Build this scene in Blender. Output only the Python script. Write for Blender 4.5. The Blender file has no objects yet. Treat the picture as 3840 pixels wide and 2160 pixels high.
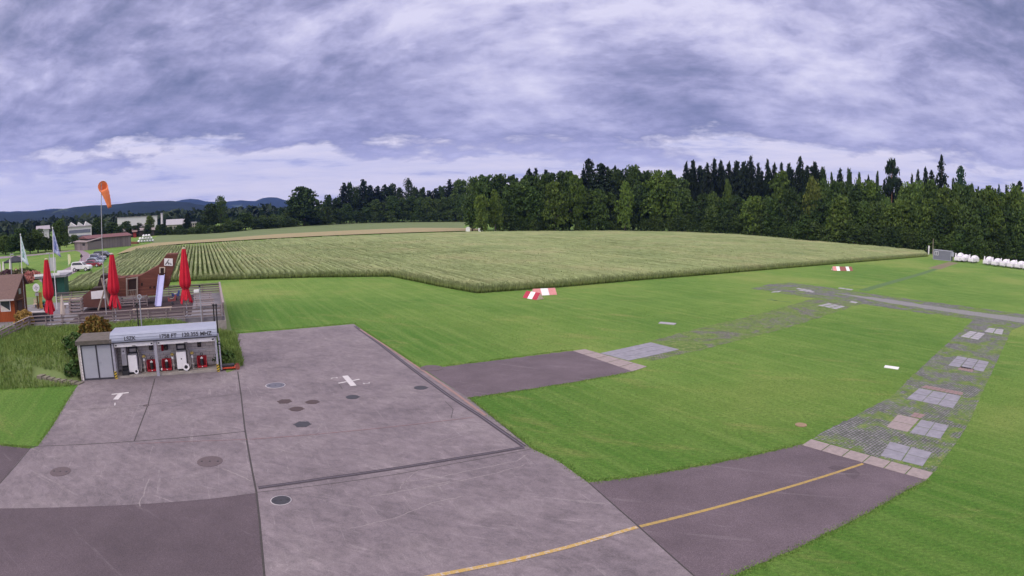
import bpy, bmesh, math, random
import numpy as np
from mathutils import Vector, Matrix, noise
PI=math.pi
sc=bpy.context.scene; col=sc.collection
random.seed(7); RNG=np.random.default_rng(7)
# ---------------------------------------------------------------- camera solved from the photograph (equisolid wide lens, 10 m above the apron)
F_PX,PITCH,ROLL,CAM_H,S=2328.0,.129,.006,10.0,3840/2576
def tow(d):
    c,s=math.cos(ROLL),math.sin(ROLL); d=(c*d[0]-s*d[2],d[1],s*d[0]+c*d[2])
    c,s=math.cos(PITCH),math.sin(PITCH); return Vector((d[0],c*d[1]+s*d[2],-s*d[1]+c*d[2]))
def ray(px,py):
    x,y=px*S-1920,py*S-1080; r=math.hypot(x,y)+1e-9; th=2*math.asin(min(1,r/F_PX/2))
    return tow((x/r*math.sin(th),math.cos(th),-y/r*math.sin(th)))
def at(px,py,z=0.0):                     # surveyed point: where the sight line meets height z
    d=ray(px,py); t=(CAM_H-z)/max(-d.z,1e-4); return Vector((d.x*t,d.y*t,z))
def zat(px,py,p):                        # height of a sight line above a known place
    d=ray(px,py); return CAM_H+d.z*math.hypot(p[0],p[1])/math.hypot(d.x,d.y)
def along(px,py,D):                      # place at horizontal distance D
    d=ray(px,py); k=D/math.hypot(d.x,d.y); return Vector((d.x*k,d.y*k,CAM_H+d.z*k))
# deck frame: t runs left along the fence, s runs away from the camera
DO=Vector((-24.2,47.0)); DU=Vector((-.881,-.473)); DN=Vector((-.473,.881)); DROT=math.atan2(.473,.881)
def dw(t,s,z=0.0): p=DO+DU*t+DN*s; return Vector((p.x,p.y,z))
def ts(p): q=Vector((p[0],p[1]))-DO; return q.dot(DU),q.dot(DN)
def plane(px,py,s):                      # (t,z) on the upright plane s=const
    d=ray(px,py); o=DO+DN*s; k=o.dot(DN)/Vector((d.x,d.y)).dot(DN); p=Vector((d.x*k,d.y*k)); return (p-DO).dot(DU),CAM_H+d.z*k
cd=bpy.data.cameras.new('camera'); cam=bpy.data.objects.new('camera',cd); col.objects.link(cam); sc.camera=cam
cd.type='PANO'; cd.panorama_type='FISHEYE_EQUISOLID'; cd.fisheye_lens=F_PX/3840*36; cd.fisheye_fov=math.radians(170)
cd.sensor_fit='HORIZONTAL'; cd.sensor_width=36; cd.sensor_height=20.25; cd.clip_start=.1; cd.clip_end=40000
m=Matrix((tow((1,0,0)),tow((0,0,1)),tow((0,-1,0)))).transposed().to_4x4(); m.translation=(0,0,CAM_H); cam.matrix_world=m
# ---------------------------------------------------------------- materials
_M={}
def nt(name):
    m=bpy.data.materials.new(name); m.use_nodes=True; t=m.node_tree; return m,t,t.nodes['Principled BSDF']
def mat(name,c,c2=None,sc_=3.0,rough=.75,bump=0.0,metal=0.0,detail=6,stretch=None,spec=.3):
    if name in _M: return _M[name]
    m,t,b=nt(name); N=t.nodes; L=t.links
    b.inputs['Roughness'].default_value=rough; b.inputs['Metallic'].default_value=metal
    b.inputs['Specular IOR Level'].default_value=spec
    if c2 is None: c2=tuple(v*.72 for v in c)
    tc=N.new('ShaderNodeTexCoord'); mp=N.new('ShaderNodeMapping'); L.new(tc.outputs['Object'],mp.inputs[0])
    if stretch: mp.inputs['Scale'].default_value=stretch
    n=N.new('ShaderNodeTexNoise'); n.inputs['Scale'].default_value=sc_; n.inputs['Detail'].default_value=detail; n.inputs['Roughness'].default_value=.65
    L.new(mp.outputs[0],n.inputs['Vector'])
    r=N.new('ShaderNodeValToRGB'); r.color_ramp.elements[0].position=.3; r.color_ramp.elements[1].position=.7
    r.color_ramp.elements[0].color=(*c2,1); r.color_ramp.elements[1].color=(*c,1)
    L.new(n.outputs[0],r.inputs[0]); L.new(r.outputs[0],b.inputs['Base Color'])
    if bump:
        bp=N.new('ShaderNodeBump'); bp.inputs['Strength'].default_value=bump; bp.inputs['Distance'].default_value=.02
        L.new(n.outputs[0],bp.inputs['Height']); L.new(bp.outputs[0],b.inputs['Normal'])
    _M[name]=m; return m
class NG:                                # small helper for hand-built shaders
    def __init__(s,name): s.m,s.t,s.b=nt(name); _M[name]=s.m; s.N=s.t.nodes; s.L=s.t.links
    def n(s,typ,**k):
        o=s.N.new('ShaderNode'+typ)
        for a,v in k.items(): setattr(o,a,v)
        return o
    def noise(s,vec,scale,detail=5,rough=.6,dist=0):
        o=s.n('TexNoise'); o.inputs['Scale'].default_value=scale; o.inputs['Detail'].default_value=detail; o.inputs['Roughness'].default_value=rough; o.inputs['Distortion'].default_value=dist
        s.L.new(vec,o.inputs['Vector']); return o.outputs[0]
    def map(s,vec,scale=(1,1,1),rot=(0,0,0)):
        if any(rot):
            r=s.n('Mapping'); r.inputs['Rotation'].default_value=rot; s.L.new(vec,r.inputs[0]); vec=r.outputs[0]   # turn first, then stretch
        o=s.n('Mapping'); o.inputs['Scale'].default_value=scale; s.L.new(vec,o.inputs[0]); return o.outputs[0]
    def ramp(s,f,*st):
        o=s.n('ValToRGB'); e=o.color_ramp.elements
        while len(e)<len(st): e.new(.5)
        for q,(p,c) in zip(e,st): q.position=p; q.color=(*c,1) if isinstance(c,tuple) else (c,c,c,1)
        s.L.new(f,o.inputs[0]); return o.outputs[0]
    def mix(s,f,a,b,mode='MIX'):
        o=s.n('MixRGB',blend_type=mode)
        for i,v in enumerate((f,a,b)):
            if isinstance(v,(int,float)): o.inputs[i].default_value=v if i==0 else (v,v,v,1)
            elif isinstance(v,tuple): o.inputs[i].default_value=(*v,1)
            else: s.L.new(v,o.inputs[i])
        return o.outputs[0]
    def math(s,op,a,b=0.0,c=0.0):
        o=s.n('Math',operation=op)
        for i,v in enumerate((a,b,c)):
            if isinstance(v,(int,float)): o.inputs[i].default_value=v
            else: s.L.new(v,o.inputs[i])
        return o.outputs[0]
    def pos(s): return s.n('NewGeometry').outputs['Position']
    def bump(s,h,strength,dist=.05):
        o=s.n('Bump'); o.inputs['Strength'].default_value=strength; o.inputs['Distance'].default_value=dist; s.L.new(h,o.inputs['Height']); s.L.new(o.outputs[0],s.b.inputs['Normal'])
    def base(s,c,rough=.85,spec=.2):
        s.L.new(c,s.b.inputs['Base Color']); s.b.inputs['Roughness'].default_value=rough; s.b.inputs['Specular IOR Level'].default_value=spec; return s.m
# ---------------------------------------------------------------- mesh builder and object tree
class MB:
    def __init__(s): s.v=[]; s.f=[]; s.mi=[]; s.k=0; s.smooth=[]
    def add(s,vs,fs,smooth=False):
        b=len(s.v); s.v+=[tuple(p) for p in vs]
        for f in fs: s.f.append(tuple(b+i for i in f)); s.mi.append(s.k); s.smooth.append(smooth)
        return s
    def box(s,x0,y0,z0,x1,y1,z1,R=None):
        vs=[(x,y,z) for z in (z0,z1) for x,y in ((x0,y0),(x1,y0),(x1,y1),(x0,y1))]
        if R is not None: vs=[R@Vector(p) for p in vs]
        return s.add(vs,[(3,2,1,0),(4,5,6,7),(0,1,5,4),(1,2,6,5),(2,3,7,6),(3,0,4,7)])
    def bar(s,p,q,w,h=None,up=(0,0,1)):   # rectangular bar between two points
        p,q=Vector(p),Vector(q); h=h or w; d=(q-p).normalized(); u=Vector(up)
        if abs(d.dot(u))>.98: u=Vector((1,0,0))
        a=d.cross(u).normalized()*w/2; b=a.cross(d).normalized()*h/2
        vs=[o+i*a+j*b for o in (p,q) for i,j in ((-1,-1),(1,-1),(1,1),(-1,1))]
        return s.add(vs,[(3,2,1,0),(4,5,6,7),(0,1,5,4),(1,2,6,5),(2,3,7,6),(3,0,4,7)])
    def tube(s,p,q,r0,r1=None,n=10,smooth=True):
        p,q=Vector(p),Vector(q); r1=r0 if r1 is None else r1; d=(q-p).normalized(); u=Vector((0,0,1)) if abs(d.z)<.9 else Vector((1,0,0))
        a=d.cross(u).normalized(); b=d.cross(a); b0=len(s.v)
        vs=[]
        for o,r in ((p,r0),(q,r1)):
            for i in range(n): t=2*PI*i/n; vs.append(o+a*(r*math.cos(t))+b*(r*math.sin(t)))
        s.add(vs,[(i,(i+1)%n,n+(i+1)%n,n+i) for i in range(n)],smooth); s.add(vs[:n],[tuple(range(n))]); s.add(vs[n:],[tuple(reversed(range(n)))]); return s
    def lathe(s,prof,c=(0,0,0),n=16,fold=0,folds=6,smooth=True):
        vs=[]
        for r,z in prof:
            for i in range(n):
                t=2*PI*i/n; rr=r*(1+fold*math.cos(folds*t)); vs.append((c[0]+rr*math.cos(t),c[1]+rr*math.sin(t),c[2]+z))
        fs=[(k*n+i,k*n+(i+1)%n,(k+1)*n+(i+1)%n,(k+1)*n+i) for k in range(len(prof)-1) for i in range(n)]
        s.add(vs,fs,smooth); s.add(vs[:n],[tuple(reversed(range(n)))]); s.add(vs[-n:],[tuple(range(n))]); return s
    def prism(s,poly,v):                  # polygon of 3-D points swept by v
        a=[Vector(p) for p in poly]; v=Vector(v); n=len(a); vs=a+[p+v for p in a]
        return s.add(vs,[tuple(range(n)),tuple(range(2*n-1,n-1,-1))]+[(i,i+n,(i+1)%n+n,(i+1)%n) for i in range(n)])
    def disc(s,c,r,h,n=24,ry=None,rot=0):
        ry=ry or r; top=[]
        for i in range(n): t=2*PI*i/n; x,y=r*math.cos(t),ry*math.sin(t); top.append((c[0]+x*math.cos(rot)-y*math.sin(rot),c[1]+x*math.sin(rot)+y*math.cos(rot),c[2]))
        return s.prism(top,(0,0,h))
    def blob(s,c,r,n=10,m=7,amp=.12,seed=0):
        vs=[];c=Vector(c);r=r if hasattr(r,'__len__') else (r,r,r)
        for j in range(m+1):
            ph=PI*j/m
            for i in range(n):
                t=2*PI*i/n; d=Vector((math.sin(ph)*math.cos(t),math.sin(ph)*math.sin(t),math.cos(ph))); k=1+amp*noise.noise(d*2.3+Vector((seed*3.1,seed,0)))
                vs.append((c.x+d.x*r[0]*k,c.y+d.y*r[1]*k,c.z+d.z*r[2]*k))
        return s.add(vs,[(j*n+i,(j+1)*n+i,(j+1)*n+(i+1)%n,j*n+(i+1)%n) for j in range(m) for i in range(n)],True)
    def mesh(s,name,mats):
        me=bpy.data.meshes.new(name); me.from_pydata(s.v,[],s.f)
        for q in (mats if isinstance(mats,(list,tuple)) else [mats]): me.materials.append(q)
        me.polygons.foreach_set('material_index',s.mi); me.polygons.foreach_set('use_smooth',s.smooth); me.validate(); me.update()
        if not any(s.smooth):
            bm=bmesh.new(); bm.from_mesh(me); bmesh.ops.recalc_face_normals(bm,faces=bm.faces); bm.to_mesh(me); bm.free()
        return me
def link(name,data,parent=None):
    o=bpy.data.objects.new(name,data); col.objects.link(o)
    if parent is not None: o.parent=parent
    return o
def part(name,mb,mats,parent,label=None,bev=0):
    o=link(name,mb.mesh(name,mats),parent)
    if label: o['label']=label
    if bev: b=o.modifiers.new('bevel','BEVEL'); b.width=bev; b.segments=2; b.limit_method='ANGLE'
    return o
def tag(o,label,cat,group=None):
    o['label']=label; o['category']=cat
    if group: o['group']=group
    return o
def thing(name,label,cat,loc=(0,0,0),rz=0.0,group=None):
    o=link(name,None); o.location=loc; o.rotation_euler=(0,0,rz); o.empty_display_size=.2; return tag(o,label,cat,group)
def solo(name,mb,mats,label,cat,group=None,loc=(0,0,0),rz=0.0,bev=0):  # a thing that is one mesh
    o=part(name,mb,mats,None,None,bev); o.location=loc; o.rotation_euler=(0,0,rz); return tag(o,label,cat,group)
def kind(o,k): o['kind']=k; return o
def struct(name,mb,mats,parent=None):
    o=part(name,mb,mats,parent)
    return o if parent else kind(o,'structure')
def dup(o,parent=None):
    c=o.copy(); col.objects.link(c); c.parent=parent
    for ch in o.children: dup(ch,c)
    return c
def text(name,body,size,m,parent,loc,rot,ext=.004,label=None,align='LEFT',bold=0.0):
    cu=bpy.data.curves.new(name,'FONT'); cu.body=body; cu.size=size; cu.extrude=ext; cu.align_x=align; cu.offset=bold
    t=bpy.data.objects.new(name,cu); col.objects.link(t); bpy.context.view_layer.update()
    me=bpy.data.meshes.new_from_object(t.evaluated_get(bpy.context.evaluated_depsgraph_get())); me.materials.clear(); me.materials.append(m); me.name=name
    bpy.data.objects.remove(t); bpy.data.curves.remove(cu)
    o=link(name,me,parent); o.location=loc; o.rotation_euler=rot
    if label: o['label']=label
    return o
def pip(poly,X,Y):                       # vectorised point in polygon
    ins=np.zeros(X.shape,bool); n=len(poly)
    for i in range(n):
        x0,y0=poly[i][0],poly[i][1]; x1,y1=poly[i-1][0],poly[i-1][1]
        c=((y0>Y)!=(y1>Y)); 
        with np.errstate(divide='ignore',invalid='ignore'): xi=(x1-x0)*(Y-y0)/(y1-y0+1e-12)+x0
        ins^=(c&(X<xi))
    return ins
def sm(a,b,x): t=np.clip((x-a)/(b-a),0,1); return t*t*(3-2*t)
def npmesh(name,V,F,mats,mi=None,smooth=False):
    me=bpy.data.meshes.new(name); V=np.asarray(V,np.float32); F=np.asarray(F,np.int32); k=F.shape[1]
    me.vertices.add(len(V)); me.vertices.foreach_set('co',V.ravel()); me.loops.add(F.size); me.loops.foreach_set('vertex_index',F.ravel())
    me.polygons.add(len(F)); me.polygons.foreach_set('loop_start',np.arange(0,F.size,k,dtype=np.int32))
    if mi is not None: me.polygons.foreach_set('material_index',np.asarray(mi,np.int32))
    me.polygons.foreach_set('use_smooth',np.full(len(F),smooth)); 
    for q in (mats if isinstance(mats,(list,tuple)) else [mats]): me.materials.append(q)
    me.update(calc_edges=True); return me
def blades(P,h,w,lean=.25,bend=True):    # P (n,3) roots -> tapering blades, 2 tris folded into one quad each
    n=len(P); a=RNG.uniform(0,2*PI,n); dx,dy=np.cos(a)*w/2,np.sin(a)*w/2
    l=RNG.normal(0,lean,(n,2))*np.asarray(h)[:,None]
    V=np.zeros((n,4,3)); V[:,0]=P; V[:,0,0]-=dx; V[:,0,1]-=dy; V[:,1]=P; V[:,1,0]+=dx; V[:,1,1]+=dy
    T=P.copy(); T[:,0]+=l[:,0]; T[:,1]+=l[:,1]; T[:,2]+=h
    V[:,2]=T; V[:,2,0]+=dx*.45; V[:,2,1]+=dy*.45; V[:,3]=T; V[:,3,0]-=dx*.45; V[:,3,1]-=dy*.45
    return V.reshape(-1,3),np.arange(4*n).reshape(n,4)
# ---------------------------------------------------------------- light, sky
SUN_EL,SUN_AZ=math.radians(30),math.radians(215)     # azimuth clockwise from +Y: behind the camera, to its left
w=bpy.data.worlds.new("World"); sc.world=w; w.use_nodes=True
def build_sky():
    g=NG.__new__(NG); g.t=w.node_tree; g.N=g.t.nodes; g.L=g.t.links; N,L=g.N,g.L
    bg=N['Background']; sky=N.new('ShaderNodeTexSky'); sky.sky_type='NISHITA'; sky.sun_disc=False; sky.sun_elevation=SUN_EL; sky.sun_rotation=SUN_AZ; sky.air_density=1.2; sky.dust_density=2
    d=g.n('TexCoord').outputs['Generated']; sp=g.n('SeparateXYZ'); L.new(d,sp.inputs[0]); x,y,z=sp.outputs
    zc=g.math('MAXIMUM',z,0.0); den=g.math('ADD',zc,.34)
    cv=g.n('CombineXYZ'); L.new(g.math('DIVIDE',x,den),cv.inputs[0]); L.new(g.math('DIVIDE',y,den),cv.inputs[1]); cv.inputs[2].default_value=3.7
    p=g.map(cv.outputs[0],(1.25,1.65,1),(0,0,.30))
    wv=g.n('VectorMath',operation='ADD'); L.new(p,wv.inputs[0]); nz=g.n('TexNoise'); nz.inputs['Scale'].default_value=1.3; nz.inputs['Detail'].default_value=4; L.new(p,nz.inputs['Vector'])
    sc2=g.n('VectorMath',operation='SCALE'); L.new(nz.outputs['Color'],sc2.inputs[0]); sc2.inputs[3].default_value=.34; L.new(sc2.outputs[0],wv.inputs[1]); pw=wv.outputs[0]
    big=g.noise(pw,.75,3,.5); mid=g.noise(pw,2.7,10,.58,.0); fine=g.noise(pw,9.0,9,.6,.0)
    tex=g.math('ADD',g.math('MULTIPLY',big,.34),g.math('ADD',g.math('MULTIPLY',mid,.46),g.math('MULTIPLY',fine,.25)))
    def lump(px,py,c0,c1,amp):
        o=g.n('VectorMath',operation='DOT_PRODUCT'); L.new(d,o.inputs[0]); o.inputs[1].default_value=ray(px,py); return g.math('MULTIPLY',g.ramp(o.outputs['Value'],(c0,0.0),(c1,1.0)),amp)
    az=g.math('ARCTAN2',x,y); cb=g.n('CombineXYZ'); L.new(g.math('MULTIPLY',az,3.1),cb.inputs[0]); L.new(g.math('MULTIPLY',zc,12.0),cb.inputs[1]); cb.inputs[2].default_value=1.3
    band=g.noise(cb.outputs[0],1.35,10,.60,.1); bw=g.ramp(zc,(.10,1.0),(.30,0.0))
    tex=g.mix(g.math('MULTIPLY',bw,.58),tex,band)
    el=tex
    for q in ((2580,60,.980,.999,-.055),(40,190,.962,.997,-.055),(330,330,.965,.998,-.030),(1000,365,.965,.998,-.030),(1560,340,.97,.998,-.03),(600,250,.95,.998,-.02),(1420,90,.93,.998,.008),(1250,20,.96,.998,.022),(70,370,.985,.999,.05),(2100,60,.96,.998,.01)): el=g.math('ADD',el,lump(*q))
    c=g.ramp(el,(.365,(.190,.210,.350)),(.425,(.275,.285,.455)),(.475,(.37,.365,.57)),(.515,(.465,.455,.68)),(.56,(.60,.58,.81)),(.635,(.79,.76,.95)))
    edge=g.math('ADD',zc,g.math('MULTIPLY',g.math('SUBTRACT',tex,.52),.42))
    strip=g.ramp(edge,(.078,1.0),(.104,0.0))
    low=g.ramp(g.noise(g.map(d,(3,3,26)),2.6,7,.6),(.32,(.58,.58,.82)),(.43,(.84,.80,.95)),(.62,(.96,.89,.99)))
    c=g.mix(strip,c,low)
    # overcast sky is brighter, and whiter, overhead and round the hidden sun
    up=g.math('MULTIPLY',g.ramp(z,(.34,0.0),(.95,1.0)),2.5)
    sd=(math.sin(SUN_AZ)*math.cos(SUN_EL),math.cos(SUN_AZ)*math.cos(SUN_EL),math.sin(SUN_EL))
    dp=g.n('VectorMath',operation='DOT_PRODUCT'); L.new(d,dp.inputs[0]); dp.inputs[1].default_value=sd
    gl=g.math('MULTIPLY',g.ramp(dp.outputs['Value'],(.0,0.0),(.9,1.0)),1.5); k=g.math('ADD',up,gl)
    kc=g.n('CombineXYZ')
    for i,t_ in enumerate((1.06,.95,.56)): L.new(g.math('MULTIPLY_ADD',k,t_,1.0),kc.inputs[i])
    c=g.mix(1.0,c,kc.outputs[0],'MULTIPLY')
    ten=g.mix(1.0,c,(10.0,10.0,10.0),'MULTIPLY')
    full=g.mix(.97,sky.outputs[0],ten)                 # a little blue sky glows through the cloud
    below=g.ramp(z,(0.0,0.0),(.004,1.0))
    L.new(g.mix(below,(1.6,1.9,1.5),full),bg.inputs[0]); bg.inputs[1].default_value=.1
build_sky()
ld=bpy.data.lights.new('sun','SUN'); ld.energy=1.45; ld.angle=math.radians(12); ld.color=(1,.94,.86); lo=bpy.data.objects.new('sun',ld); col.objects.link(lo)
lo.rotation_euler=Vector((math.sin(SUN_AZ)*math.cos(SUN_EL),math.cos(SUN_AZ)*math.cos(SUN_EL),math.sin(SUN_EL))).to_track_quat('Z','Y').to_euler()
v=sc.view_settings; v.view_transform='Standard'; v.look='None'; v.exposure=0; v.gamma=1
# ---------------------------------------------------------------- ground materials
def grass_mat():
    g=NG('mown_grass'); p=g.pos()
    big=g.noise(p,.035,4); mid=g.noise(p,.45,5,.6); mow=g.noise(g.map(p,(.05,1.5,1),(0,0,1.05)),1.0,5); fine=g.noise(g.map(p,(.8,1.3,1),(0,0,.2)),5.5,7,.80); tuft=g.noise(p,24,3,.8)
    c=g.ramp(mid,(.30,(.072,.150,.028)),(.52,(.110,.205,.043)),(.72,(.165,.245,.064)))
    c=g.mix(.6,c,g.ramp(big,(.36,(.070,.165,.026)),(.52,(.13,.225,.045)),(.64,(.215,.265,.075))))
    lush=None; wob=g.math('MULTIPLY',g.math('SUBTRACT',g.noise(p,.16,5,.6),.5),9.0)
    for (qx,qy),r_ in (((1520,1190),6.5),((1250,1030),6),((2380,1400),11),((60,1050),9),((1010,860),8),((2060,1300),0.1),((1850,1160),3.5),((1300,960),5),((640,790),9)):
        o=g.n('VectorMath',operation='DISTANCE'); g.L.new(p,o.inputs[0]); o.inputs[1].default_value=at(qx,qy); v_=g.ramp(g.math('DIVIDE',g.math('ADD',o.outputs['Value'],wob),r_*1.6),(.25,1.0),(1.0,0.0)); lush=v_ if lush is None else g.math('MAXIMUM',lush,v_)
    c=g.mix(g.math('MULTIPLY',lush,.62),c,(.052,.150,.020))
    dry=g.noise(g.map(p,(.25,1.1,1),(0,0,.5)),.5,5,.7); c=g.mix(g.math('MULTIPLY',g.ramp(dry,(.56,0.0),(.72,1.0)),.5),c,(.26,.245,.095))
    c=g.mix(g.math('MULTIPLY',g.ramp(mow,(.45,0.0),(.68,1.0)),.35),c,(.21,.29,.085))
    c=g.mix(.75,c,g.ramp(fine,(.30,(.34,.37,.32)),(.5,(.97,.97,.92)),(.70,(1.62,1.57,1.40))),'MULTIPLY')
    c=g.mix(.55,c,g.ramp(tuft,(.3,.45),(.7,1.55)),'MULTIPLY')
    h=g.math('ADD',fine,g.math('MULTIPLY',tuft,.6)); g.bump(h,.8,.09); return g.base(c,.9,.12)
def concrete_mat():
    g=NG('weathered_concrete'); p=g.pos()
    a=g.noise(p,.25,6,.6); b=g.noise(g.map(p,(.7,1.3,1),(0,0,.5)),2.2,8,.72,.8); f=g.noise(p,22,5,.75); sp_=g.noise(p,75,2)
    sc3=g.noise(g.map(p,(.16,2.6,1),(0,0,1.1)),1.6,7,.75,1.2); sc4=g.noise(g.map(p,(.2,3.0,1),(0,0,.25)),1.3,7,.75,1.4)
    c=g.ramp(a,(.32,(.136,.117,.132)),(.5,(.168,.144,.160)),(.68,(.197,.172,.185)))
    c=g.mix(.55,c,g.ramp(b,(.32,(.58,.59,.61)),(.50,(.98,.97,.98)),(.68,(1.34,1.32,1.32))),'MULTIPLY')
    for s_ in (sc3,sc4): c=g.mix(g.math('MULTIPLY',g.ramp(s_,(.60,0.0),(.64,1.0)),.28),c,(.34,.305,.315))
    c=g.mix(.6,c,g.ramp(f,(.3,.55),(.7,1.45)),'MULTIPLY'); c=g.mix(.6,c,g.ramp(sp_,(.3,.7),(.7,1.3)),'MULTIPLY')
    bl=g.noise(p,.8,7,.7,1.5); c=g.mix(.6,c,g.ramp(bl,(.36,.80),(.5,1.0),(.64,1.17)),'MULTIPLY')
    g.bump(g.math('ADD',b,g.math('MULTIPLY',f,.5)),.25,.02); return g.base(c,.85,.25)
def asphalt_mat(name,k):
    g=NG(name); p=g.pos(); a=g.noise(p,.3,6,.65); f=g.noise(p,26,4,.85); f2=g.noise(p,70,2,.8); st=g.noise(g.map(p,(.12,1.4,1),(0,0,.45)),1.3,6,.7,.6)
    c=g.ramp(a,(.3,tuple(v*.72*k for v in (.117,.092,.109))),(.7,tuple(v*1.15*k for v in (.117,.092,.109))))
    c=g.mix(.8,c,g.ramp(f,(.28,.35),(.5,.95),(.72,1.75)),'MULTIPLY'); c=g.mix(.6,c,g.ramp(f2,(.3,.5),(.7,1.5)),'MULTIPLY')
    c=g.mix(g.math('MULTIPLY',g.ramp(st,(.6,0.0),(.68,1.0)),.25),c,(.24,.21,.23))
    g.bump(f,.5,.015); return g.base(c,.85,.3)
def paver_mat(name,lo,hi,tone,dry):
    g=NG(name); p=g.pos(); q=g.map(p,(1,1,1),(0,0,-.52))
    wv=g.n('VectorMath',operation='ADD'); g.L.new(q,wv.inputs[0]); nz=g.n('TexNoise'); nz.inputs['Scale'].default_value=2.5; g.L.new(q,nz.inputs['Vector']); s2=g.n('VectorMath',operation='SCALE'); g.L.new(nz.outputs['Color'],s2.inputs[0]); s2.inputs[3].default_value=.10; g.L.new(s2.outputs[0],wv.inputs[1])
    br=g.n('TexBrick'); br.inputs['Scale'].default_value=1; br.inputs['Brick Width'].default_value=.25; br.inputs['Row Height'].default_value=.17; br.inputs['Mortar Size'].default_value=.030; br.inputs['Mortar Smooth'].default_value=.6
    br.inputs['Color1'].default_value=(*tone,1); br.inputs['Color2'].default_value=(tone[0]*.6,tone[1]*.6,tone[2]*.62,1); br.inputs['Mortar'].default_value=(.05,.075,.035,1); g.L.new(wv.outputs[0],br.inputs[0])
    n=g.noise(p,.28,5,.6,1.2); n2=g.noise(p,2.4,7,.75,.4); n3=g.noise(p,9,4,.8); s_=g.math('ADD',g.math('MULTIPLY',n,.52),g.math('ADD',g.math('MULTIPLY',n2,.33),g.math('MULTIPLY',n3,.15)))
    gc=g.ramp(g.noise(p,3,7,.8),(.3,(.050,.10,.025)),(.48,(.10,.165,.042)),(.60,(.17,.20,.07)),(.75,dry))
    c=g.mix(g.ramp(s_,(lo,0.0),(hi,1.0)),br.outputs[0],gc)
    c=g.mix(.8,c,g.ramp(g.noise(p,18,5,.85),(.28,.4),(.72,1.6)),'MULTIPLY'); c=g.mix(.4,c,g.ramp(g.noise(p,.9,4,.6),(.35,.7),(.65,1.3)),'MULTIPLY')
    g.bump(g.noise(p,14,5,.8),.6,.06); return g.base(c,.9,.15)
GRASS=grass_mat(); CONC=concrete_mat(); ASPH=asphalt_mat('taxiway_asphalt',1.0); ASPHD=asphalt_mat('old_asphalt',.80)
PAVE=paver_mat('overgrown_pavers',.475,.535,(.215,.205,.225),(.20,.185,.09)); PAVEY=paver_mat('yellowed_pavers',.43,.51,(.22,.20,.20),(.27,.225,.12)); GRAVEL=mat('grey_gravel',(.235,.235,.245),(.15,.15,.155),9,.95,bump=.4)
JOINT=mat('joint_filler',(.035,.03,.036),(.06,.055,.05),8); DRAIN=mat('drain_grate',(.04,.032,.042),(.07,.06,.07),20)
WHITEP=mat('white_paint',(.60,.58,.60),(.36,.34,.35),14); YELP=mat('yellow_paint',(.42,.27,.07),(.32,.21,.07),10); REDP=mat('faded_red_paint',(.30,.13,.13),(.22,.17,.18),6)
CURB=mat('rusty_kerb',(.30,.17,.14),(.20,.15,.15),5); SLABG=mat('blue_grey_slab',(.265,.26,.305),(.175,.172,.205),2.2,bump=.2); SLABP=mat('pinkish_slab',(.31,.26,.255),(.215,.18,.18),4,bump=.2); SLABW=mat('pale_slab',(.35,.345,.38),(.24,.235,.26),4)
SOIL=mat('bare_soil',(.20,.16,.10),(.12,.11,.06),2); DARKG=mat('dark_turf_track',(.055,.12,.03),(.09,.16,.045),2); ROADM=asphalt_mat('road_asphalt',2.0)
def flat(name,pts,z,m,parent=None):      # level sheet through surveyed photo points
    mb=MB(); mb.add([at(x,y,z) for x,y in pts],[tuple(range(len(pts)))]); return struct(name,mb,m,parent)
def strip_mb(mb,P,wd,z):                 # ribbon of width wd through ground points
    P=[Vector((p[0],p[1])) for p in P]; vs=[]
    for i,p in enumerate(P):
        d=(P[min(i+1,len(P)-1)]-P[max(i-1,0)]).normalized(); n=Vector((-d.y,d.x))*wd/2; vs+=[(p.x+n.x,p.y+n.y,z),(p.x-n.x,p.y-n.y,z)]
    return mb.add(vs,[(2*i,2*i+1,2*i+3,2*i+2) for i in range(len(P)-1)])
def strip(name,px,wd,z,m,parent=None): return struct(name,strip_mb(MB(),[at(x,y,z) for x,y in px],wd,z),m,parent)
# the ground: one sheet to the horizon
mb=MB(); R_=7600; xs=[-R_,-2500,-700,-250,-90,-30,20,80,250,700,2500,R_]
mb.add([(x,y,0) for y in xs for x in xs],[(j*12+i,j*12+i+1,j*12+i+13,j*12+i+12) for j in range(11) for i in range(11)]); struct('ground',mb,GRASS)
# ---------------------------------------------------------------- apron, tarmac, taxiways
AP=[(592,840),(740,828),(890,815),(975,872),(1062,928),(1178,1001),(1260,1066),(1335,1127),(1405,1160),(1480,1214),(1607,1326),(1745,1449),(1800,1500),(668,1500),(661,1449),(655,1350),(645,1240),(520,1256),(350,1268.5),(160,1276),(0,1279),(-80,1279),(-40,1245),(0,1217),(72,1130),(95,1123),(130,1075),(185,985),(205,957),(288,950),(400,941),(553,929),(590,925),(597,905)]
apron=flat('apron',AP,.012,CONC)
jm=MB()
for px,wd in (([(598,935),(607,998),(616,1079),(633,1177),(645,1238),(653,1308),(661,1400),(665,1449),(669,1490)],.075),([(78,1124),(200,1119),(335,1111),(474,1100),(616,1086)],.06),([(390,952),(372,1020),(338,1110)],.06),([(165,1032),(290,1026),(370,1020),(480,1005),(609,990)],.03),([(596,913),(750,901),(908,887)],.03),([(648,1239),(815,1220),(990,1195),(1132,1169),(1337,1130)],.035),([(-40,1244),(0,1217),(40,1172),(78,1126)],.06),([(1178,1001),(1335,1127)],.05),([(1480,1214),(1607,1326),(1745,1449),(1795,1495)],.05)): strip_mb(jm,[at(x,y) for x,y in px],wd,.016)
part('slab_joint',jm,JOINT,apron)
dm=MB(); strip_mb(dm,[at(x,y) for x,y in ((650,1228),(820,1204),(990,1180),(1150,1154),(1318,1126))],.25,.020); strip_mb(dm,[at(x,y) for x,y in ((893,821),(962,871),(1048,937),(1130,997),(1212,1050),(1318,1124))],.25,.0205)
part('drain_channel',dm,DRAIN,apron)
dm=MB()
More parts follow.
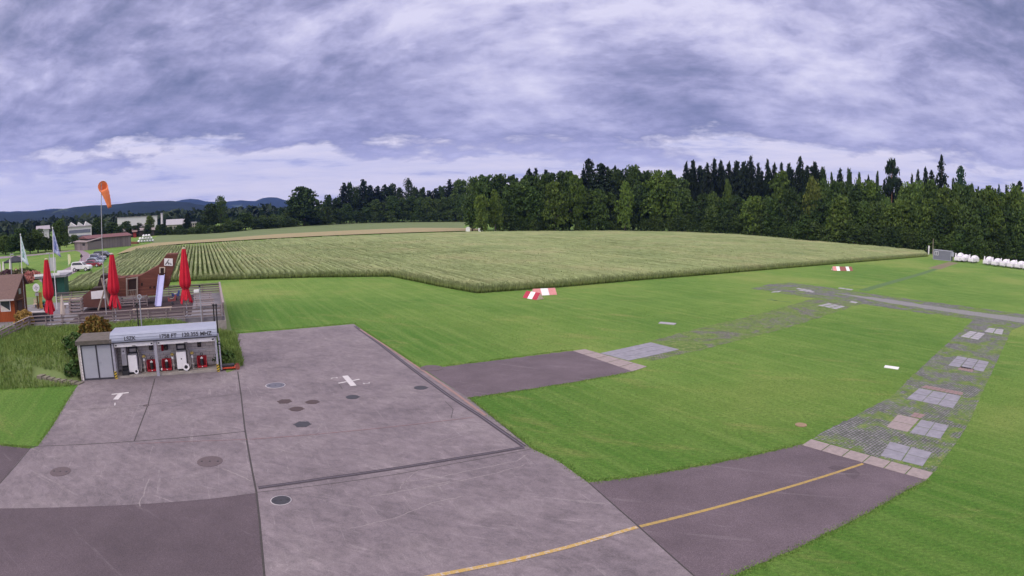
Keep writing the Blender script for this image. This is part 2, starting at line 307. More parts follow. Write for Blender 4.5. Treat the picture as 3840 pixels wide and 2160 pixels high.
for seg in (((650,1228),(820,1204),(990,1180),(1150,1154),(1318,1126)),((893,821),(962,871),(1048,937),(1130,997),(1212,1050),(1318,1124))): strip_mb(dm,[at(x,y) for x,y in seg],.05,.026)
part('drain_rail',dm,mat('drain_steel',(.13,.11,.14),(.08,.07,.09),12,.5),apron)
cm=MB(); strip_mb(cm,[at(x,y) for x,y in ((905,828),(985,880),(1070,937),(1150,993),(1222,1046))],.16,.0225); part('kerb_strip',cm,CURB,apron)
rm=MB(); strip_mb(rm,[at(x,y) for x,y in ((630,1106),(788,1094),(1009,1072),(1194,1050))],.035,.024); strip_mb(rm,[at(x,y) for x,y in ((340,1117),(480,1111),(625,1106))],.03,.024); part('red_line',rm,REDP,apron)
def worn_paint(name,c,k0,k1,under):
    g=NG(name); p=g.pos(); n=g.noise(p,7,6,.8); g.base(g.mix(g.ramp(n,(k0,0.0),(k1,1.0)),c,under),.8); return g.m
ym=MB(); strip_mb(ym,[at(x,y) for x,y in ((1000,1468),(1095,1449),(1190,1431),(1290,1411),(1430,1377),(1540,1345),(1603,1327))],.17,.0235)
part('taxi_line',ym,worn_paint('worn_yellow_paint',(.40,.27,.09),.50,.60,(.42,.38,.37)),apron)
# white parking marks: a T with its 1, a cross with a 2 on two sides
def mark(p,q,wd): strip_mb(wm,[at(*p),at(*q)],wd,.0245)
wm=MB(); mark((281,993),(324,988.5),.20); mark((303,992),(291,1006),.34); part('painted_marker',wm,WHITEP,apron)
wm=MB(); mark((868,946),(889.5,971.5),.36); part('painted_marker',wm,WHITEP,apron)
wm=MB(); mark((851,965),(872,961),.17); mark((886,958.5),(904,955),.17); part('painted_marker',wm,WHITEP,apron)
for b_,px,rz,sz in (('1',(289,1021),.6,.75),('2',(849,951),2.1,.6),('2',(914,966),-1.05,.6)):
    p=at(*px); text('painted_number',b_,sz,WHITEP,apron,(p.x,p.y,.0265),(0,0,rz),.001,align='CENTER')
sm_=MB()
for px,wd in (([(1010,1215),(1110,1200),(1200,1180),(1300,1160),(1330,1140)],.05),([(1050,1232),(1150,1212),(1250,1190),(1340,1165)],.04),([(930,1250),(1060,1228),(1150,1208)],.05),([(1005,1230),(1040,1190),(1090,1168)],.03),([(880,1330),(990,1305),(1090,1265),(1180,1245)],.04),([(700,1140),(760,1110),(800,1085),(812,1060)],.03),([(560,1180),(600,1195),(640,1215)],.06),([(350,1275),(365,1230),(378,1200)],.05),([(1080,1120),(1160,1095),(1230,1090)],.03)):
    q=[at(x,y) for x,y in px]; r=[]
    for a,b in zip(q,q[1:]): r+=[a.lerp(b,k/5)+Vector((noise.noise(Vector((a.x*3+k,a.y,1)))*.10,noise.noise(Vector((a.y*3,k,2)))*.10,0)) for k in range(5)]
    strip_mb(sm_,r,wd,.0150)
part('scrape_mark',sm_,worn_paint('scraped_concrete',(.27,.24,.25),.40,.60,(.19,.165,.178)),apron)
ck=MB()
for px in ([(905,1000),(918,1002),(930,999),(942,1003)],[(820,955),(850,962),(862,980)],[(1120,1010),(1140,1030),(1135,1052)]): strip_mb(ck,[at(x,y) for x,y in px],.03,.0155)
part('crack',ck,JOINT,apron)
flat('tarmac',[(645,1240),(520,1256),(350,1268.5),(160,1276),(0,1279),(-80,1279),(-140,1330),(-200,1420),(-200,1500),(668,1500),(661,1449),(655,1350)],.008,ASPHD)
flat('tarmac',[(0,1120),(74,1128),(72,1130),(0,1217),(-60,1262),(-120,1200),(-90,1120)],.008,ASPHD)
def irregular(px,amp,seed,n=14):         # ragged lawn edge along a paved border
    out=[]
    for (x0,y0),(x1,y1) in zip(px,px[1:]):
        for i in range(n):
            t=i/n; k=noise.noise(Vector((x0*.1+t*6,seed,0)))*amp; out.append((x0+(x1-x0)*t,y0+(y1-y0)*t+k))
    return out+[px[-1]]
t2=flat('taxiway',irregular([(1480,1214),(1600,1200),(1750,1175),(1900,1145),(2018,1117)],3,1)+[(2333,1208)]+irregular([(2290,1228),(2180,1292),(2000,1381),(1838,1449)],4,2)+[(1779,1478),(1745,1449),(1607,1326)],.010,ASPH)
ym=MB(); strip_mb(ym,[at(x,y) for x,y in ((1610,1325),(1700,1303),(1787,1281),(1904,1249),(2041,1209),(2171,1167))],.16,.0165); part('taxi_line',ym,worn_paint('yellow_line_paint',(.36,.255,.085),.47,.66,(.20,.16,.11)),t2)
t1=flat('taxiway',[(1062,926),(1178,1001)]+irregular([(1182,1000),(1330,979),(1480,955),(1594,934)],2,3)+irregular([(1442,882),(1350,893),(1260,905),(1110,923)],2,4),.010,ASPH)
st=MB(); c0=at(2148,1172); st.add([at(*p,.0150) for p in ((2080,1176),(2100,1170),(2150,1180),(2165,1192),(2150,1206),(2130,1198),(2125,1190))],[tuple(range(7))]); part('oil_stain',st,asphalt_mat('oil_stain',.78),t2)
def slab_row(name,a,b,c,d,n,m,gap=.03,z=.022,skip=()):   # n slabs laid side by side between edges a-b and d-c
    a,b,c,d=[at(*p,z) for p in (a,b,c,d)]; mb=MB()
    for i in range(n):
        u0,u1=i/n+gap/2,(i+1)/n-gap/2
        mb.prism([a.lerp(b,u0),a.lerp(b,u1),d.lerp(c,u1),d.lerp(c,u0)],(0,0,-.018))
    return struct(name,mb,m)
slab_row('threshold_slabs',(2040,1104),(2348,1189),(2332,1207),(2017,1119),6,SLABP,.008)
slab_row('threshold_slabs',(1441,882),(1592,934),(1628,922),(1471,878),5,SLABP,.01)
slab_row('paving_slabs',(1510,888),(1582,907),(1709,879),(1637,861),3,SLABG,.012)
# grass paver loop
flat('paver_path',irregular([(1530,888),(1590,872),(1680,846),(1771,822),(1866,800),(1947,779),(1998,765),(2045,751)],3,5)+[(2060,748),(2171,765)]+irregular([(2150,769),(2054,801),(1972,827),(1878,851),(1771,878),(1640,908)],3,6),.006,PAVEY)
flat('paver_path',[(1890,726),(1935,715)]+irregular([(1988,711),(2117,728),(2306,755),(2440,772),(2580,791),(2640,800)],2,7)+[(2640,824),(2580,816)]+irregular([(2530,812),(2448,803),(2306,785),(2171,764.5)],3,8)+[(2060,748),(2045,750),(1960,737)],.0055,PAVE)
flat('gravel_path',irregular([(2100,737),(2230,752),(2380,775),(2576,800),(2640,809)],1.5,9)+irregular([(2640,821),(2576,812),(2400,787),(2230,761)],1.5,10),.009,GRAVEL)
flat('paver_path',irregular([(2452,803),(2580,816)],2,11)+irregular([(2545,830),(2510,905),(2470,990),(2440,1060),(2405,1115),(2352,1186)],4,12)+[(2338,1187),(2045,1103)]+irregular([(2072,1086),(2140,1052),(2245,996),(2290,950),(2360,885),(2420,830),(2450,803)],5,13),.0065,PAVE)
def plates(a,b,c,d,nx,ny,m,gap=.09,lab=None,miss=()):
    a,b,c,d=[at(*p,.02) for p in (a,b,c,d)]; mb=MB()
    for i in range(nx):
        for j in range(ny):
            if (i,j) in miss: continue
            q=[]
            for u,w_ in ((i+gap/2,j+gap/2),(i+1-gap/2,j+gap/2),(i+1-gap/2,j+1-gap/2),(i+gap/2,j+1-gap/2)):
                u/=nx; w_/=ny; q.append(a.lerp(b,u).lerp(d.lerp(c,u),w_))
            mb.prism(q,(0,0,-.016))
    return struct('paving_slabs',mb,m)
plates((2084,762),(2128,771),(2104,778),(2055,768),3,3,SLABW,.2); plates((2487,824),(2526,829),(2522,842),(2475,834),2,3,SLABW,.12); plates((2440,832),(2479,839),(2462,855),(2415,846),2,4,SLABW,.12)
plates((2408,895),(2489,910),(2475,935),(2384,919),3,3,SLABG,.08); plates((2312,976),(2419,996),(2398,1027),(2280,1002),3,2,SLABG,.05); plates((2258,1042),(2314,1054),(2284,1087),(2228,1074),1,2,SLABP,.05); plates((2317,1055),(2388,1070),(2366,1104),(2288,1088),2,2,SLABG,.05)
plates((2238,1110),(2346,1138),(2322,1173),(2214,1146),2,2,SLABG,.05); plates((2330,969),(2424,987),(2420,994),(2316,974),9,2,mat('red_paver',(.27,.17,.17),(.2,.15,.15),6),.12); plates((2418,921),(2452,928),(2446,936),(2408,929),5,2,_M['red_paver'],.12); plates((2300,1037),(2330,1043),(2315,1052),(2290,1047),2,2,_M['red_paver'],.1)
plates((2008,724),(2058,732),(2045,736),(1994,728),4,2,SLABW,.15,miss=((3,0),(0,1))); plates((2112,723),(2148,728),(2142,730),(2106,725),2,1,SLABW); plates((1945,733),(1968,731),(1960,735),(1938,736),2,1,SLABW,.15); plates((2142,757),(2160,760),(2153,763),(2136,760),1,1,SLABW)
strip('footpath',[(2170,731),(2250,708),(2320,688),(2390,664)],1.5,.004,DARKG); strip('soil_patch',[(2350,676),(2380,666),(2400,660)],3.2,.0045,SOIL)
for px in ([(2120,722),(2150,716),(2250,727)],[(1955,757),(1938,752),(1930,754),(1990,760)],[(1890,725),(1990,711)]): strip('turf_edge',px,.35,.0042,DARKG)
# left-hand lane and road
flat('road',[(96,703),(148,684),(178,670),(199,656),(206,645),(201,634),(190,630.5),(128,638.8),(40,647),(-40,655),(-40,648),(40,643.2),(128,635.8),(170,630.5),(221,627.5),(221,629.5),(208,630),(222,636),(230,644),(231,655),(222,667),(200,680),(180,690),(158,705),(130,730)],.01,ROADM)
# ---------------------------------------------------------------- embankment the fuel shed is cut into
def hmound(T,Sg):
    A=sm(-.9,5.5,T)*(1-sm(30,46,T)); B=sm(-14.4,-10.6,Sg); inshed=(T>.6)&(T<10.7); B=np.where(inshed,sm(-10.85,-10.5,Sg),B)
    back=1-sm(20,36,Sg); h=1.36*A*B*back
    return np.where((Sg>.1)&(Sg<16.4)&(T>-.3)&(T<20.4),np.minimum(h,1.25),h)
tt=np.concatenate([np.arange(-1.5,24,.3),np.arange(24,48,1.5)]); ss=np.concatenate([np.arange(-15,1,.3),np.arange(1,38,1.2)])
TT,SS=np.meshgrid(tt,ss); HH=hmound(TT,SS)+.006
X=DO.x+DU.x*TT+DN.x*SS; Y=DO.y+DU.y*TT+DN.y*SS
HH=HH+np.where(HH>.1,.05*np.sin(X*1.7)*np.cos(Y*1.3),0); HH=np.where(HH<.012,-.05,HH)
nx=len(tt); F=[(j*nx+i,j*nx+i+1,(j+1)*nx+i+1,(j+1)*nx+i) for j in range(len(ss)-1) for i in range(nx-1)]
F=[tuple(reversed(f)) for f in F]
kind(link('embankment',npmesh('embankment',np.stack([X,Y,HH],-1).reshape(-1,3),F,mat('rough_grass_soil',(.13,.175,.055),(.10,.15,.045),2.2,bump=.4),smooth=True)),'structure')
def hm(t,s): return float(hmound(np.array([t]),np.array([s]))[0])
# ---------------------------------------------------------------- grass that has a height of its own
def blade_mat(name,c0,c1,c2):
    g=NG(name); p=g.pos(); n=g.noise(p,1.2,4,.6); f=g.noise(p,9,2)
    c=g.mix(.5,g.ramp(n,(.3,c0),(.5,c1),(.7,c2)),g.ramp(f,(.3,c0),(.7,c2))); return g.base(c,.8,.15)
TALL=blade_mat('tall_grass_blades',(.085,.165,.034),(.135,.225,.05),(.24,.28,.09)); LAWNB=blade_mat('lawn_blades',(.075,.155,.028),(.125,.22,.045),(.20,.275,.078))
V=[];Fs=[];off=0
def addb(P,h,w,lean): 
    global off
    v_,f_=blades(P,h,w,lean); V.append(v_); Fs.append(f_+off); off+=len(v_)
def tsw(t,s,z): return np.stack([DO.x+DU.x*t+DN.x*s,DO.y+DU.y*t+DN.y*s,z],-1)
for (t0,t1,s0,s1,n,h0,h1) in ((10.75,24,-14.6,-.3,24000,.14,.36),(-.5,10.6,-10.3,-.3,12000,.14,.36),(-.95,.55,-12.5,-.6,2600,.2,.45),(18,27,-5,8,2500,.3,.6)):
    t=RNG.uniform(t0,t1,n); s=RNG.uniform(s0,s1,n); z=hmound(t,s); k=np.array([noise.noise(Vector((a*.5,b*.5,0))) for a,b in zip(t,s)]); hh=RNG.uniform(h0,h1,n)*(1+.5*k)
    ok=~((t>10.5)&(t<14.2)&(np.abs(s+14-(t-10.4)*.33)<.55)); 
    ok&=~((t>17.2)&(s>-.2)&(s>-(t-17.2)*2.2)&(t<26)) if t0>10 else True
    addb(tsw(t,s,z)[ok],hh[ok],RNG.uniform(.03,.07,n)[ok],.3)
o=kind(link('tall_grass',npmesh('tall_grass',np.concatenate(V),np.concatenate(Fs),TALL)),'stuff'); tag(o,'tall rough grass on the bank round the fuel shed','tall grass')
V=[];Fs=[];off=0
PAVED=[[(p.x,p.y) for p in (at(*q) for q in poly)] for poly in (AP,[(1480,1214),(1750,1175),(2018,1117),(2040,1104),(2348,1189),(2290,1228),(2180,1292),(2000,1381),(1838,1449),(1780,1500),(1800,1500),(1745,1449),(1607,1326)],[(1062,926),(1178,1001),(1330,979),(1480,955),(1628,922),(1709,879),(1637,861),(1471,878),(1442,882),(1350,893),(1260,905),(1110,923)],[(2450,803),(2580,816),(2545,830),(2510,905),(2470,990),(2440,1060),(2352,1186),(2045,1103),(2072,1086),(2140,1052),(2245,996),(2290,950),(2360,885),(2420,830)],[(0,1120),(74,1128),(0,1217),(-80,1279),(-120,1200),(-90,1120)])]
def clear(P): 
    m_=np.zeros(len(P),bool)
    for q in PAVED: m_|=pip(q,P[:,0],P[:,1])
    return ~m_
for n,x0,x1,y0,y1,hh,ww in ((150000,-4,34,8,34,.035,.022),(70000,-30,60,24,62,.04,.045)):
    P=np.stack([RNG.uniform(x0,x1,n),RNG.uniform(y0,y1,n),np.zeros(n)],-1); ok=clear(P); T=(P[:,0]-DO.x)*DU.x+(P[:,1]-DO.y)*DU.y; Q=(P[:,0]-DO.x)*DN.x+(P[:,1]-DO.y)*DN.y
    ok&=~((T>-.6)&(Q>-14.2)); P=P[ok]; addb(P,RNG.uniform(.4,1.2,len(P))*hh*.8,RNG.uniform(.5,1.3,len(P))*ww,.6)
for px,n,wd,hh in (([(592,838),(740,826),(892,813)],1200,.25,.12),([(892,813),(975,870),(1062,926)],900,.25,.10),([(1180,1001),(1260,1064),(1337,1125),(1405,1158),(1482,1213)],1500,.2,.10),([(1480,1213),(1600,1198),(1750,1173),(1900,1143),(2017,1116)],2400,.22,.09),([(2335,1209),(2290,1230),(2180,1294),(2000,1383),(1838,1452),(1790,1478)],2600,.22,.09),([(185,983),(130,1073),(95,1121)],900,.2,.1),([(1182,1003),(1330,981),(1480,957),(1594,936)],1200,.25,.1),([(1112,921),(1260,903),(1350,891),(1442,880)],1200,.25,.1),([(0,1119),(74,1126)],500,.2,.09)):
    G_=[at(x,y) for x,y in px]; L_=[(b-a).length for a,b in zip(G_,G_[1:])]; Q=[]
    for _ in range(n):
        r=random.uniform(0,sum(L_)); i=0
        while r>L_[i] and i<len(L_)-1: r-=L_[i]; i+=1
        p=G_[i].lerp(G_[i+1],min(1,r/L_[i])); Q.append((p.x+random.gauss(0,wd*.5),p.y+random.gauss(0,wd*.5),0))
    Q=np.array(Q); addb(Q,RNG.uniform(.4,1.2,n)*hh*.62,RNG.uniform(.015,.04,n),.5)
o=kind(link('lawn_grass',npmesh('lawn_grass',np.concatenate(V),np.concatenate(Fs),LAWNB)),'stuff'); tag(o,'short mown grass blades covering the lawn beside the apron','grass')
# ---------------------------------------------------------------- crops
def crop_mat():
    g=NG('green_cereal'); p=g.pos(); sp=g.n('SeparateXYZ'); g.L.new(p,sp.inputs[0]); z=sp.outputs[2]
    top=g.ramp(g.noise(p,.06,5,.6),(.3,(.165,.208,.092)),(.5,(.205,.243,.112)),(.7,(.252,.258,.134)))
    top=g.mix(.6,top,g.ramp(g.noise(p,3.5,5,.8),(.3,.55),(.7,1.45)),'MULTIPLY'); top=g.mix(.6,top,g.ramp(g.noise(g.map(p,(1.1,.045,1),(0,0,-.51)),1.2,6,.7),(.36,.62),(.64,1.33)),'MULTIPLY')
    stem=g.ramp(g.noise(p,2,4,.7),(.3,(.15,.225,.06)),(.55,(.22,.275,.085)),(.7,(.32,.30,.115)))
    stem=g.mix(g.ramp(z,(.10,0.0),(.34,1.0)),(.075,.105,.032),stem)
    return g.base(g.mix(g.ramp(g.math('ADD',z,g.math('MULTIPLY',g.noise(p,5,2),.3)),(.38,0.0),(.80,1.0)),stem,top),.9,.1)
CROP=crop_mat()
NEAR=[(135,742),(165,737),(300,722),(450,708),(580,704),(800,698),(985,696),(1040,707),(1100,720),(1200,738),(1300,731),(1420,722),(1600,706),(1800,690),(2000,673),(2180,658),(2335,645)]
FARW=[(2322,628),(2164,613.5),(2018,602),(1883,590),(1744,583),(1560,579.5),(1400,580),(1180,582),(1000,587),(700,600),(560,608),(470,613.5),(400,616),(340,625),(300,642),(277,656),(262,672),(205,690),(165,712)]
poly=[(p.x,p.y) for p in [at(x,y,0) for x,y in NEAR]+[at(x,y,.9) for x,y in FARW]]
ra=math.radians(-29.2); av=np.array([math.sin(ra),math.cos(ra)]); bv=np.array([math.cos(ra),-math.sin(ra)])
PA=np.array(poly)@av; PB=np.array(poly)@bv
def crop_h(X,Y,B):
    fr=np.abs(((B/.86)%1)-.5); row=1-sm(.10,.26,fr)
    left=1-.75*sm(-5,90,B); deep=.80*left+.20; tram=(np.abs(((B/13.75)%1)-.5)<.028)
    wob=.06*np.sin(X*.9+Y*.33)*np.sin(Y*.7)+.05*np.sin(X*.21-Y*.17)
    strk=(np.abs(((B/4.3+.15*np.sin(X*.03))%1)-.5)<.05)
    return .93+wob-row*deep-np.where(tram,.22,0)-np.where(strk,.16,0)
VV=[];FF=[];o_=0
GN=np.array([(p.x,p.y) for p in [at(*q) for q in NEAR]])
def edge_d(X,Y):
    m_=np.full(X.shape,1e9)
    for (x0,y0),(x1,y1) in zip(GN,GN[1:]):
        dx,dy=x1-x0,y1-y0; t=np.clip(((X-x0)*dx+(Y-y0)*dy)/(dx*dx+dy*dy),0,1); m_=np.minimum(m_,np.hypot(X-x0-t*dx,Y-y0-t*dy))
    return m_
for a0,a1,da,db in ((PA.min(),115,.9,.123),(115,165,1.8,.143),(165,PA.max()+2,4,.172)):
    ga=np.arange(a0,a1+da*.5,da); gb=np.arange(PB.min(),PB.max(),db); AA,BB=np.meshgrid(ga,gb,indexing='ij'); X=AA*av[0]+BB*bv[0]; Y=AA*av[1]+BB*bv[1]
    ins=pip(poly,X,Y); Z=crop_h(X,Y,BB)+RNG.normal(0,.04,X.shape); ed=edge_d(X,Y); Z=Z*(.45+.55*sm(0,1.8,ed)) if a0<170 else Z
    ce=ins[:-1,:-1]&ins[1:,:-1]&ins[:-1,1:]&ins[1:,1:]; idx=np.arange(X.size).reshape(X.shape)
    f=np.stack([idx[:-1,:-1],idx[:-1,1:],idx[1:,1:],idx[1:,:-1]],-1)[ce]; used=np.unique(f); mp_=np.zeros(X.size,np.int64); mp_[used]=np.arange(len(used))
    VV.append(np.stack([X,Y,Z],-1).reshape(-1,3)[used]); FF.append(mp_[f]+o_); o_+=len(used)
V=[np.concatenate(VV)]; Fs=[np.concatenate(FF)]; off=o_
G_=[at(x,y) for x,y in NEAR]; L_=[(b-a).length for a,b in zip(G_,G_[1:])]; cum=np.cumsum([0]+L_); n=34000
r=RNG.uniform(0,cum[-1],n); i=np.clip(np.searchsorted(cum,r)-1,0,len(L_)-1); GA=np.array([(p.x,p.y) for p in G_]); t=((r-cum[i])/np.array(L_)[i])[:,None]; P=GA[i]*(1-t)+GA[i+1]*t
dn=GA[i+1]-GA[i]; nn=np.stack([-dn[:,1],dn[:,0]],-1); nn/=np.linalg.norm(nn,axis=1)[:,None]; P=P+nn*np.abs(RNG.normal(0,.8,n))[:,None]-nn*.1
Bc=P@bv; P3=np.concatenate([P,np.zeros((n,1))],1); addb(P3,np.clip(RNG.normal(.80,.16,n),.35,1.15),RNG.uniform(.03,.08,n),.16)
n=60000; P=np.stack([RNG.uniform(-150,150,n),RNG.uniform(60,190,n)],-1); P=P[pip(poly,P[:,0],P[:,1])]; dmin=np.hypot(P[:,0],P[:,1]); P=P[RNG.uniform(0,1,len(P))<np.clip(1.3-dmin/190,0.05,1)]
hz=crop_h(P[:,0],P[:,1],P@bv); P3=np.concatenate([P,(hz-.12)[:,None]],1); addb(P3,RNG.uniform(.14,.34,len(P)),RNG.uniform(.06,.16,len(P)),.5)
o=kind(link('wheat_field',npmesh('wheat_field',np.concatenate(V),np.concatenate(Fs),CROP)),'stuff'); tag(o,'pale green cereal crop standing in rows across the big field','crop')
tan=mat('ripe_crop',(.30,.245,.13),(.24,.215,.115),.35,.95,stretch=(1,1,1))
mb=MB(); pts=[at(x,y,.3) for x,y in ((400,618),(470,612),(560,606.5),(700,598.5),(1000,585.5),(1180,580.5),(1215,579),(1215,575.5),(1165,573.5),(1040,573),(900,578.5),(700,588.5),(560,599.5),(450,607),(385,611),(330,622),(290,640))]; mb.add(pts,[tuple(range(len(pts)))])
tag(kind(part('barley_field',mb,tan,None),'stuff'),'strip of tan ripening crop beyond the green rows','crop')
mb=MB(); pts=[at(x,y,.4) for x,y in ((1165,577),(1290,579),(1290,577.5),(1165,574.5))]
# ---------------------------------------------------------------- far hills and the air
def hill(name,px,D,seed,m,foot=.62):
    rows=9; cols=[]; xs=np.linspace(px[0][0],px[-1][0],150)
    mb=MB(); vs=[]
    for j in range(rows):
        u=j/(rows-1)
        for x in xs:
            yy=float(np.interp(x,[p[0] for p in px],[p[1] for p in px])); top=along(x,yy,D); 
            rr=foot+(1.25-foot)*u if False else None
            if u<=.75: k=u/.75; sc_=foot+(1-foot)*k; z=top.z*(k*k*(3-2*k))
            else: k=(u-.75)/.25; sc_=1+.35*k; z=top.z*(1-k)
            q=Vector((top.x*sc_,top.y*sc_,0)); z+=noise.noise(Vector((q.x*.004,q.y*.004,seed)))*top.z*.22*(1 if 0<u<.74 else 0)+noise.noise(Vector((q.x*.03,q.y*.03,seed)))*D*.0012*(u>.1); vs.append((q.x,q.y,z if j not in (0,rows-1) else -2))
    n=len(xs); mb.add(vs,[(j*n+i,j*n+i+1,(j+1)*n+i+1,(j+1)*n+i) for j in range(rows-1) for i in range(n-1)],True); return struct(name,mb,m)
def hill_mat(name,a,b,fld,th):
    g=NG(name); p=g.pos(); c=g.ramp(g.noise(p,.012,6,.8),(.35,a),(.65,b)); c=g.mix(g.ramp(g.noise(g.map(p,(1,1,2.5)),.0035,4,.6,.6),(th,0.0),(th+.03,1.0)),c,fld); return g.base(c,.95,.05)
hill('hills',[(-300,548),(0,535),(100,532),(150,528),(200,521),(260,517),(300,513),(330,509),(370,506.5),(395,505.5),(430,507.5),(470,512),(510,518),(550,523),(600,529),(700,540),(850,552),(1200,565),(1700,575)],2600,3,hill_mat('forested_hill',(.008,.016,.022),(.018,.032,.030),(.09,.12,.08),.60))
hill('hills',[(-300,540),(100,530),(380,515),(430,506.5),(465,503.5),(500,503.5),(520,507),(545,508),(575,508),(600,503.5),(615,503.5),(637,508),(655,500),(675,496.5),(690,496),(705,498.5),(730,506),(800,520),(1000,535),(1500,550),(2400,570)],5600,8,hill_mat('far_hill',(.010,.020,.026),(.020,.036,.034),(.07,.10,.07),.66))
mb=MB(); mb.box(-7700,-7700,-1,7700,7700,620); hz=kind(part('haze',mb,[],None),'stuff'); hm_=bpy.data.materials.new('haze_air'); hm_.use_nodes=True; hz.data.materials.clear(); hz.data.materials.append(hm_)
t=hm_.node_tree; t.nodes.remove(t.nodes['Principled BSDF']); pv=t.nodes.new('ShaderNodeVolumePrincipled'); pv.inputs['Color'].default_value=(.17,.31,1.0,1); pv.inputs['Density'].default_value=0.00006; pv.inputs['Anisotropy'].default_value=.2; t.links.new(pv.outputs[0],t.nodes['Material Output'].inputs['Volume'])

mb=MB(); mb.add([dw(t,q,1.40) for t,q in ((20.25,.3),(26,.3),(26,15),(20.25,16))],[(0,3,2,1)]); struct('patio',mb,mat('patio_slabs',(.20,.19,.205),(.14,.135,.145),2,.9))

mb=MB(); pts=[at(x,y,.012) for x,y in ((385,611),(450,607),(560,599.5),(700,588.5),(900,578.5),(1040,573),(1165,573.5),(1176,556),(1003,557),(886,560),(756,566),(700,571),(600,580),(520,586),(400,591),(385,600))]; mb.add(pts,[tuple(range(len(pts)))]); struct('meadow',mb,mat('dull_meadow',(.135,.175,.07),(.10,.14,.052),.08,.95))
# ---------------------------------------------------------------- shared finishes
C=lambda *a,**k: mat(*a,**k)
STEEL=C('galvanised_steel',(.36,.36,.42),(.27,.27,.32),4,.45,spec=.5); LBLUE=C('pale_blue_sheet',(.30,.325,.41),(.25,.275,.355),2,.5); WHITE=C('white_enamel',(.78,.77,.79),(.68,.67,.70),3,.4); DGREY=C('dark_grey_metal',(.06,.06,.075),(.035,.035,.045),5,.5)
BLACK=C('black_plastic',(.018,.018,.022),(.03,.03,.033),8,.5); RED=C('red_enamel',(.45,.022,.035),(.30,.02,.03),4,.45); REDC=C('red_parasol_cloth',(.55,.012,.035),(.40,.010,.025),1.5,.8); YEL=C('yellow_enamel',(.62,.45,.04),(.52,.36,.04),5,.5)
CREAM=C('cream_cloth',(.62,.55,.48),(.52,.46,.41),3,.85); GRYD=C('grey_door',(.36,.37,.42),(.31,.32,.37),1.2,.5); WBRICK=None
def brick_mat(name,c1,c2,mo,w_,h_,rx=True):
    g=NG(name); tc=g.n('TexCoord').outputs['Object']; v=g.map(tc,(1,1,1),(PI/2,0,0)) if rx else tc
    b=g.n('TexBrick'); b.inputs['Scale'].default_value=1; b.inputs['Brick Width'].default_value=w_; b.inputs['Row Height'].default_value=h_; b.inputs['Mortar Size'].default_value=.012
    for k,c in (('Color1',c1),('Color2',c2),('Mortar',mo)): b.inputs[k].default_value=(*c,1)
    g.L.new(v,b.inputs[0]); return g.base(b.outputs[0],.85)
WBRICK=brick_mat('white_block_wall',(.78,.74,.73),(.68,.64,.64),(.36,.33,.33),.5,.2)
OLDC=C('old_concrete',(.36,.33,.30),(.24,.22,.20),3,.9,bump=.3); MOSS=C('mossy_roof_slab',(.14,.12,.115),(.08,.075,.06),3,.95,bump=.5)
def plank_mat(name,c1,c2,step=7.0,axis='Z',gap=.12):
    g=NG(name); tc=g.n('TexCoord').outputs['Object']; sp=g.n('SeparateXYZ'); g.L.new(tc,sp.inputs[0]); z=sp.outputs[{'X':0,'Y':1,'Z':2}[axis]]
    k=g.math('MULTIPLY',z,step); fr=g.math('FRACT',k); fl=g.math('FLOOR',k); cv=g.n('CombineXYZ'); g.L.new(fl,cv.inputs[0])
    wn=g.n('TexWhiteNoise',noise_dimensions='1D'); g.L.new(fl,wn.inputs['W'])
    n=g.noise(g.map(tc,(1,1,9) if axis=='Z' else (9,9,1)),1.4,6,.7); c=g.mix(n,c2,c1); c=g.mix(.45,c,g.ramp(wn.outputs[0],(0,.6),(1,1.25)),'MULTIPLY')
    c=g.mix(g.ramp(fr,(0,1.0),(gap,0.0)),c,tuple(v*.25 for v in c2)); return g.base(c,.85,.15)
WEATH=plank_mat('weathered_timber',(.30,.25,.255),(.20,.165,.17),5.5); SHIPW=plank_mat('dark_brown_planking',(.185,.075,.056),(.115,.046,.036),6.5); ORANGEW=plank_mat('orange_timber',(.34,.085,.028),(.25,.06,.022),5.0,'X'); BROWNW=plank_mat('brown_timber_cladding',(.15,.075,.04),(.10,.05,.03),5,'X')
LOG=C('peeled_log',(.34,.29,.25),(.22,.18,.155),4,.85,stretch=(1,1,.2)); PALEW=C('pale_timber',(.58,.48,.38),(.46,.37,.29),3,.8); MATD=C('rubber_mat',(.055,.035,.04),(.035,.024,.028),3,.95); PATIO=C('grey_patio_paving',(.20,.19,.215),(.15,.145,.165),2,.9); SHINGLE=C('brown_shingle_roof',(.165,.105,.095),(.115,.075,.07),5,.9,bump=.5)
GLASS=C('dark_glass',(.03,.035,.045),(.05,.055,.07),2,.12,spec=.6); TYRE=C('tyre_rubber',(.02,.02,.022),(.03,.03,.032),9,.85); RIM=C('alloy_rim',(.55,.55,.58),(.42,.42,.45),8,.35,spec=.6)
# ---------------------------------------------------------------- fuel shed (x right along its front, y back)
SO=at(209,958); SROT=DROT
shed=thing('fuel_shed','fuel shed with open roller shutters and pale blue lettered roof edge by the apron','shed',SO,SROT)
L_=9.55
mb=MB(); mb.box(0,0,0,.10,2.4,2.32); mb.box(.10,1.62,0,L_-.1,2.4,2.51); mb.box(L_-.12,.10,0,L_,1.62,2.5); mb.box(2.36,.30,.14,2.46,1.62,2.5); part('wall',mb,WBRICK,shed)
mb=MB(); mb.box(2.46,.02,.012,L_-.12,1.615,.14); part('floor_slab',mb,OLDC,shed)
mb=MB(); mb.box(-.18,-.22,2.33,2.42,2.6,2.58); part('roof_slab',mb,MOSS,shed,'mossy dark concrete roof slab over the grey doors')
prof=[(-.20,2.36),(-.22,2.44),(-.16,2.60),(-.04,2.76),(.16,2.86),(.45,2.90),(2.6,2.82),(2.6,2.52),(.0,2.36)]
mb=MB(); mb.prism([(2.30,y,z) for y,z in prof],(L_+.06-2.30,0,0)); rf=part('roof_fascia',mb,LBLUE,shed)
